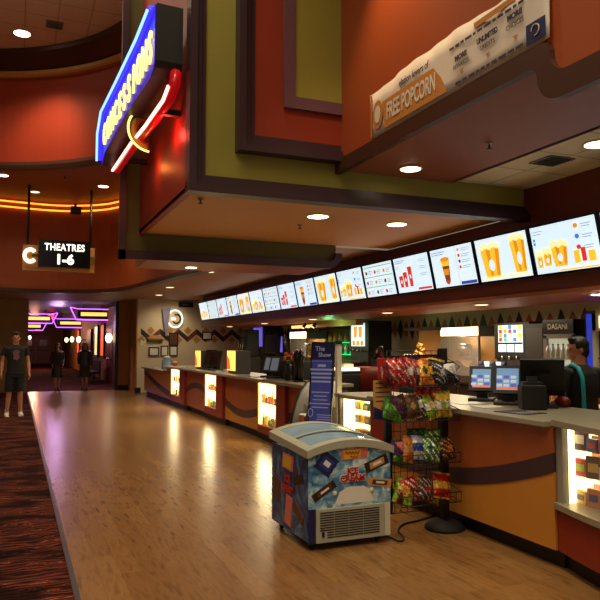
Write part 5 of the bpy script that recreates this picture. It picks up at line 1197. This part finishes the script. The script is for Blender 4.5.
# ---------------------------------------------------------------- people
def remesh(o, vox, smooth=2):
    md = o.modifiers.new('r', 'REMESH'); md.mode = 'VOXEL'; md.voxel_size = vox
    if smooth: s_ = o.modifiers.new('s', 'SMOOTH'); s_.iterations = smooth; s_.factor = .6
    bpy.context.view_layer.update()
    me = bpy.data.meshes.new_from_object(o.evaluated_get(bpy.context.evaluated_depsgraph_get()))
    mats = list(o.data.materials); o.modifiers.clear(); o.data = me
    for p in me.polygons: p.use_smooth = True
    return o
def rings(mb, rs, n=20):     # (z, cx, cy, rx, ry)
    vs = []
    for (z, cx, cy, rx, ry) in rs:
        for k in range(n):
            q = 2*PI*k/n; vs.append((cx+rx*math.copysign(abs(math.cos(q))**.85, math.cos(q)), cy+ry*math.copysign(abs(math.sin(q))**.85, math.sin(q)), z))
    fs = [(i*n+k, i*n+(k+1) % n, (i+1)*n+(k+1) % n, (i+1)*n+k) for i in range(len(rs)-1) for k in range(n)]
    fs += [tuple(range(n))[::-1], tuple((len(rs)-1)*n+k for k in range(n))]
    return mb.add(vs, fs, None, True)
def hand(mb, w, d, side, fwd=Vector((0, -1, 0)), s=1.):
    """palm and five bent fingers from the wrist w along direction d"""
    w = Vector(w); d = Vector(d).normalized(); f = (Vector(fwd)-d*d.dot(Vector(fwd))).normalized(); c = d.cross(f).normalized()   # f: width direction, c: palm normal
    mb.tube([w-d*.02, w+d*.03, w+d*.085], [.022*s, .028*s, .026*s], 10)
    for k, ln in enumerate((.066, .075, .07, .055)):
        off = f*(.03-.02*k)*s; a = w+d*.08+off
        mb.tube([w+d*.03+off*.6, w+d*.05+off, a, a+d*ln*.45+c*side*.006, a+d*ln*.8+c*side*.022, a+d*ln*.9+c*side*.035], [.012*s, .0115*s, .0105*s, .0095*s, .0085*s, .007*s], 8)
    a = w+d*.03+f*.024*s; mb.tube([w+d*.015+f*.01, a, a+d*.03+f*.025, a+d*.058+f*.03+c*side*.008], [.013*s, .0125*s, .011*s, .009*s], 8)
def person(label, loc, rz, J, H=1.0, hair='short', top='shirt_black', bottom='shorts_black', shoe='white', legs='shorts', sleeve=.55, head_turn=0., lean=0., skirt=False, fem=False, seed=1):
    t = thing('person', label, 'person', loc, rz); t.scale = (H, H, H)
    sh = .165 if fem else .19
    ht = Matrix.Rotation(R(head_turn), 3, 'Z'); hc = Vector((0, -.015+lean, 1.62))
    mb = MB()
    # torso, neck
    rings(mb, [(.84, 0, 0, .10, .08), (.92, 0, 0, .155, .105), (1.0, 0, lean*.2, .145, .10), (1.12, 0, lean*.4, .13, .095), (1.26, 0, lean*.6, .155, .11), (1.38, 0, lean*.8, .17, .105), (1.44, 0, lean*.9, .13, .08), (1.47, 0, lean*.95, .065, .06), (1.56, 0, lean, .055, .058)])
    for s_, k in ((-1, 'L'), (1, 'R')):
        S = Vector((s_*sh, lean*.85, 1.405)); E_, Wr = Vector(J['e'+k]), Vector(J['w'+k])
        mb.tube([Vector((s_*.1, lean*.85, 1.40)), S, S+(E_-S)*.3, E_, E_+(Wr-E_)*.25, Wr], [.05, .054, .047, .036, .037, .023], 12)
        hand(mb, Wr, Wr-E_, s_, J.get('f', (0, -1, 0)))
        K, An = Vector(J['k'+k]), Vector(J['a'+k]); Hp = Vector((s_*.085, 0, .90))
        mb.tube([Hp, Hp+(K-Hp)*.3, K, K+(An-K)*.3+Vector((0, .012, 0)), An], [.088, .082, .054, .054, .034], 14)
        mb.tube([An, An+Vector((0, .03, -.04)), An+Vector((s_*.01, -.06, -.055)), An+Vector((s_*.02, -.15, -.065))], [.034, .036, .035, .026], 10)
    # head
    hd = MB(); hd.ell((0, 0, .02), .074, .09, .10, n=20, k=14); hd.ell((0, -.022, -.045), .055, .062, .07, n=16, k=10); hd.ell((0, -.088, -.012), .013, .02, .022, n=10, k=8); hd.ell((0, -.075, -.052), .026, .014, .008, n=10, k=6); hd.ell((0, -.072, -.066), .022, .014, .008, n=10, k=6)
    hd.ell((-.074, .005, -.005), .012, .02, .032, n=10, k=8); hd.ell((.074, .005, -.005), .012, .02, .032, n=10, k=8); hd.ell((0, -.078, .022), .05, .014, .008, n=10, k=6)
    hd.v = [tuple(hc+ht @ Vector(v)) for v in hd.v]; mb.add(hd.v, hd.f, None, True)
    b = mb.build('body', 'skin', t); remesh(b, .009, 2)
    for s_ in (-1, 1):
        e = MB().ell(tuple(hc+ht @ Vector((s_*.03, -.082, .004))), .011, .008, .008, n=10, k=8).build('eye', 'black', t)
    # hair
    hb = MB(); hb.ell((0, .012, .05), .085, .098, .088, n=20, k=12); hb.ell((0, .04, -.01), .079, .068, .085, n=16, k=10)
    if hair == 'short': hb.ell((0, -.05, .10), .06, .045, .03, n=14, k=8); hb.ell((-.07, -.01, .05), .016, .05, .045, n=10, k=8); hb.ell((.07, -.01, .05), .016, .05, .045, n=10, k=8)
    else:
        for s_ in (-1, 1): hb.tube([(s_*.06, .01, .06), (s_*.085, .02, -.05), (s_*.08, .03, -.18)], [.03, .035, .02], 10)
        hb.ell((0, .07, -.1), .085, .04, .13, n=14, k=10)
    hb.v = [tuple(hc+ht @ Vector(v)) for v in hb.v]
    # keep the face clear
    ho = hb.build('hair', 'hair', t); remesh(ho, .01, 1)
    for v in ho.data.vertices:
        c = ht.transposed() @ (v.co-hc)
        if c.y < -.045 and c.z < .055: c.y = -.045; v.co = hc+ht @ c
    # shirt
    sb = MB()
    rings(sb, [(.86 if not skirt else .9, 0, 0, .175, .128), (1.0, 0, lean*.2, .165, .12), (1.12, 0, lean*.4, .158, .117), (1.28, 0, lean*.6, .178, .128), (1.39, 0, lean*.8, .185, .12), (1.45, 0, lean*.9, .125, .085), (1.482, 0, lean*.95, .068, .068)])
    for s_, k in ((-1, 'L'), (1, 'R')):
        S = Vector((s_*sh, lean*.85, 1.405)); E_, Wr = Vector(J['e'+k]), Vector(J['w'+k])
        if sleeve <= 1: sb.tube([Vector((s_*.08, lean*.85, 1.39)), S, S+(E_-S)*sleeve], [.065, .072, .066], 14)
        else: sb.tube([Vector((s_*.08, lean*.85, 1.39)), S, E_, E_+(Wr-E_)*.9], [.062, .068, .052, .038], 14)
    so = sb.build('shirt' if not fem else 'jacket', top, t); remesh(so, .012, 2)
    # lower clothes
    lb = MB()
    if skirt: rings(lb, [(.48, 0, 0, .2, .16), (.7, 0, 0, .19, .15), (.93, 0, 0, .16, .12), (1.0, 0, 0, .14, .11)])
    else:
        rings(lb, [(.80, 0, 0, .17, .12), (.9, 0, 0, .172, .122), (1.0, 0, 0, .155, .112)])
        for s_, k in ((-1, 'L'), (1, 'R')):
            K, An = Vector(J['k'+k]), Vector(J['a'+k]); Hp = Vector((s_*.088, 0, .90))
            if legs == 'shorts': lb.tube([Hp, Hp+(K-Hp)*.4, Hp+(K-Hp)*.98], [.1, .1, .092], 16)
            else: lb.tube([Hp, K, An+Vector((0, 0, .02))], [.1, .075, .06], 16)
    lo_ = lb.build('skirt' if skirt else ('shorts' if legs == 'shorts' else 'trousers'), bottom, t); remesh(lo_, .012, 2)
    for s_, k in ((-1, 'L'), (1, 'R')):
        An = Vector(J['a'+k]); s2 = MB().tube([An+Vector((0, .045, -.05)), An+Vector((s_*.005, -.02, -.045)), An+Vector((s_*.015, -.10, -.06)), An+Vector((s_*.02, -.175, -.066))], [.040, .046, .042, .026], 12)
        s2.tube([An+Vector((0, .01, .0)), An+Vector((0, .01, -.04))], [.042, .05], 12)
        o = s2.build('shoe', shoe, t); remesh(o, .01, 1)
        for v in o.data.vertices: v.co.z = max(v.co.z, .001)
        MB().box(An.x-.04, An.x+.04, An.y-.17, An.y+.07, 0, .016, bev=.006).build('sole', 'white' if shoe == 'white' else 'black', o)
        if shoe == 'white': MB().tube([An+Vector((0, .005, .0)), An+Vector((0, .005, .07))], [.041, .038], 12).build('sock', 'sock', t)
    return t
J0 = dict(eL=(-.25, .02, 1.13), wL=(-.27, -.05, .89), eR=(.25, .02, 1.13), wR=(.265, -.06, .89), kL=(-.11, -.02, .50), aL=(-.14, .02, .085), kR=(.10, -.02, .50), aR=(.12, .03, .085))
p = person('young man in black tee, shorts and white sneakers standing on the carpet', (.0, 16.1, 0), R(5), J0, 1.05, shoe='white')
bpy.context.view_layer.update()
o = MB().prism([(-.06, 1.18), (.02, 1.16), (.07, 1.22), (.05, 1.30), (.08, 1.34), (.0, 1.38), (-.07, 1.34), (-.05, 1.26)], (0, -.135, 0), (1, 0, 0), (0, 0, 1), (0, .03, 0)).build('shirt_print', 'mauve', p)
J1 = dict(eL=(-.22, .02, 1.13), wL=(-.2, -.12, .93), eR=(.21, .02, 1.13), wR=(.18, -.14, .95), kL=(-.07, -.06, .50), aL=(-.06, -.06, .085), kR=(.08, .02, .50), aR=(.07, .10, .085))
person('woman in a dark jacket and skirt walking in the hall, the left one', (1.32, 24.6, 0), R(8), J1, .93, hair='long', top='coat', bottom='black', shoe='black', sleeve=2, skirt=True, fem=True)
J2 = dict(J1); J2.update(wR=(.22, -.02, .86), kL=(-.07, .02, .50), aL=(-.06, .10, .085), kR=(.08, -.06, .50), aR=(.07, -.05, .085))
person('person in dark clothes with bare calves standing in the hall, the right one', (2.2, 24.45, 0), R(-6), J2, .94, hair='long', top='charcoal', bottom='coat', shoe='black', sleeve=2, skirt=True, fem=True)
JS = dict(eL=(-.27, -.02, 1.12), wL=(-.20, -.22, 1.02), eR=(.27, -.04, 1.14), wR=(.20, -.25, 1.08), kL=(-.1, -.01, .50), aL=(-.11, .02, .085), kR=(.10, -.01, .50), aR=(.12, .03, .085), f=(0, 0, 1))
s = person('staff member in a black shirt with a turquoise strap working behind the registers', (4.68, 4.62, 0), R(185), JS, .93, top='shirt_black', bottom='black', shoe='black', legs='long', sleeve=.85, head_turn=62, lean=-.03)
# turquoise lanyard / apron strap over shoulder and down the back
st = MB().tube([(.10, -.10, 1.45), (.13, .0, 1.478), (.14, .07, 1.45), (.155, .125, 1.36), (.15, .13, 1.25), (.14, .125, 1.1), (.13, .13, .95)], .02, 8)
o = st.build('strap', 'turquoise', s)
bpy.data.objects.remove(bpy.data.objects['neon_glow.002']) if 'neon_glow.002' in bpy.data.objects else None
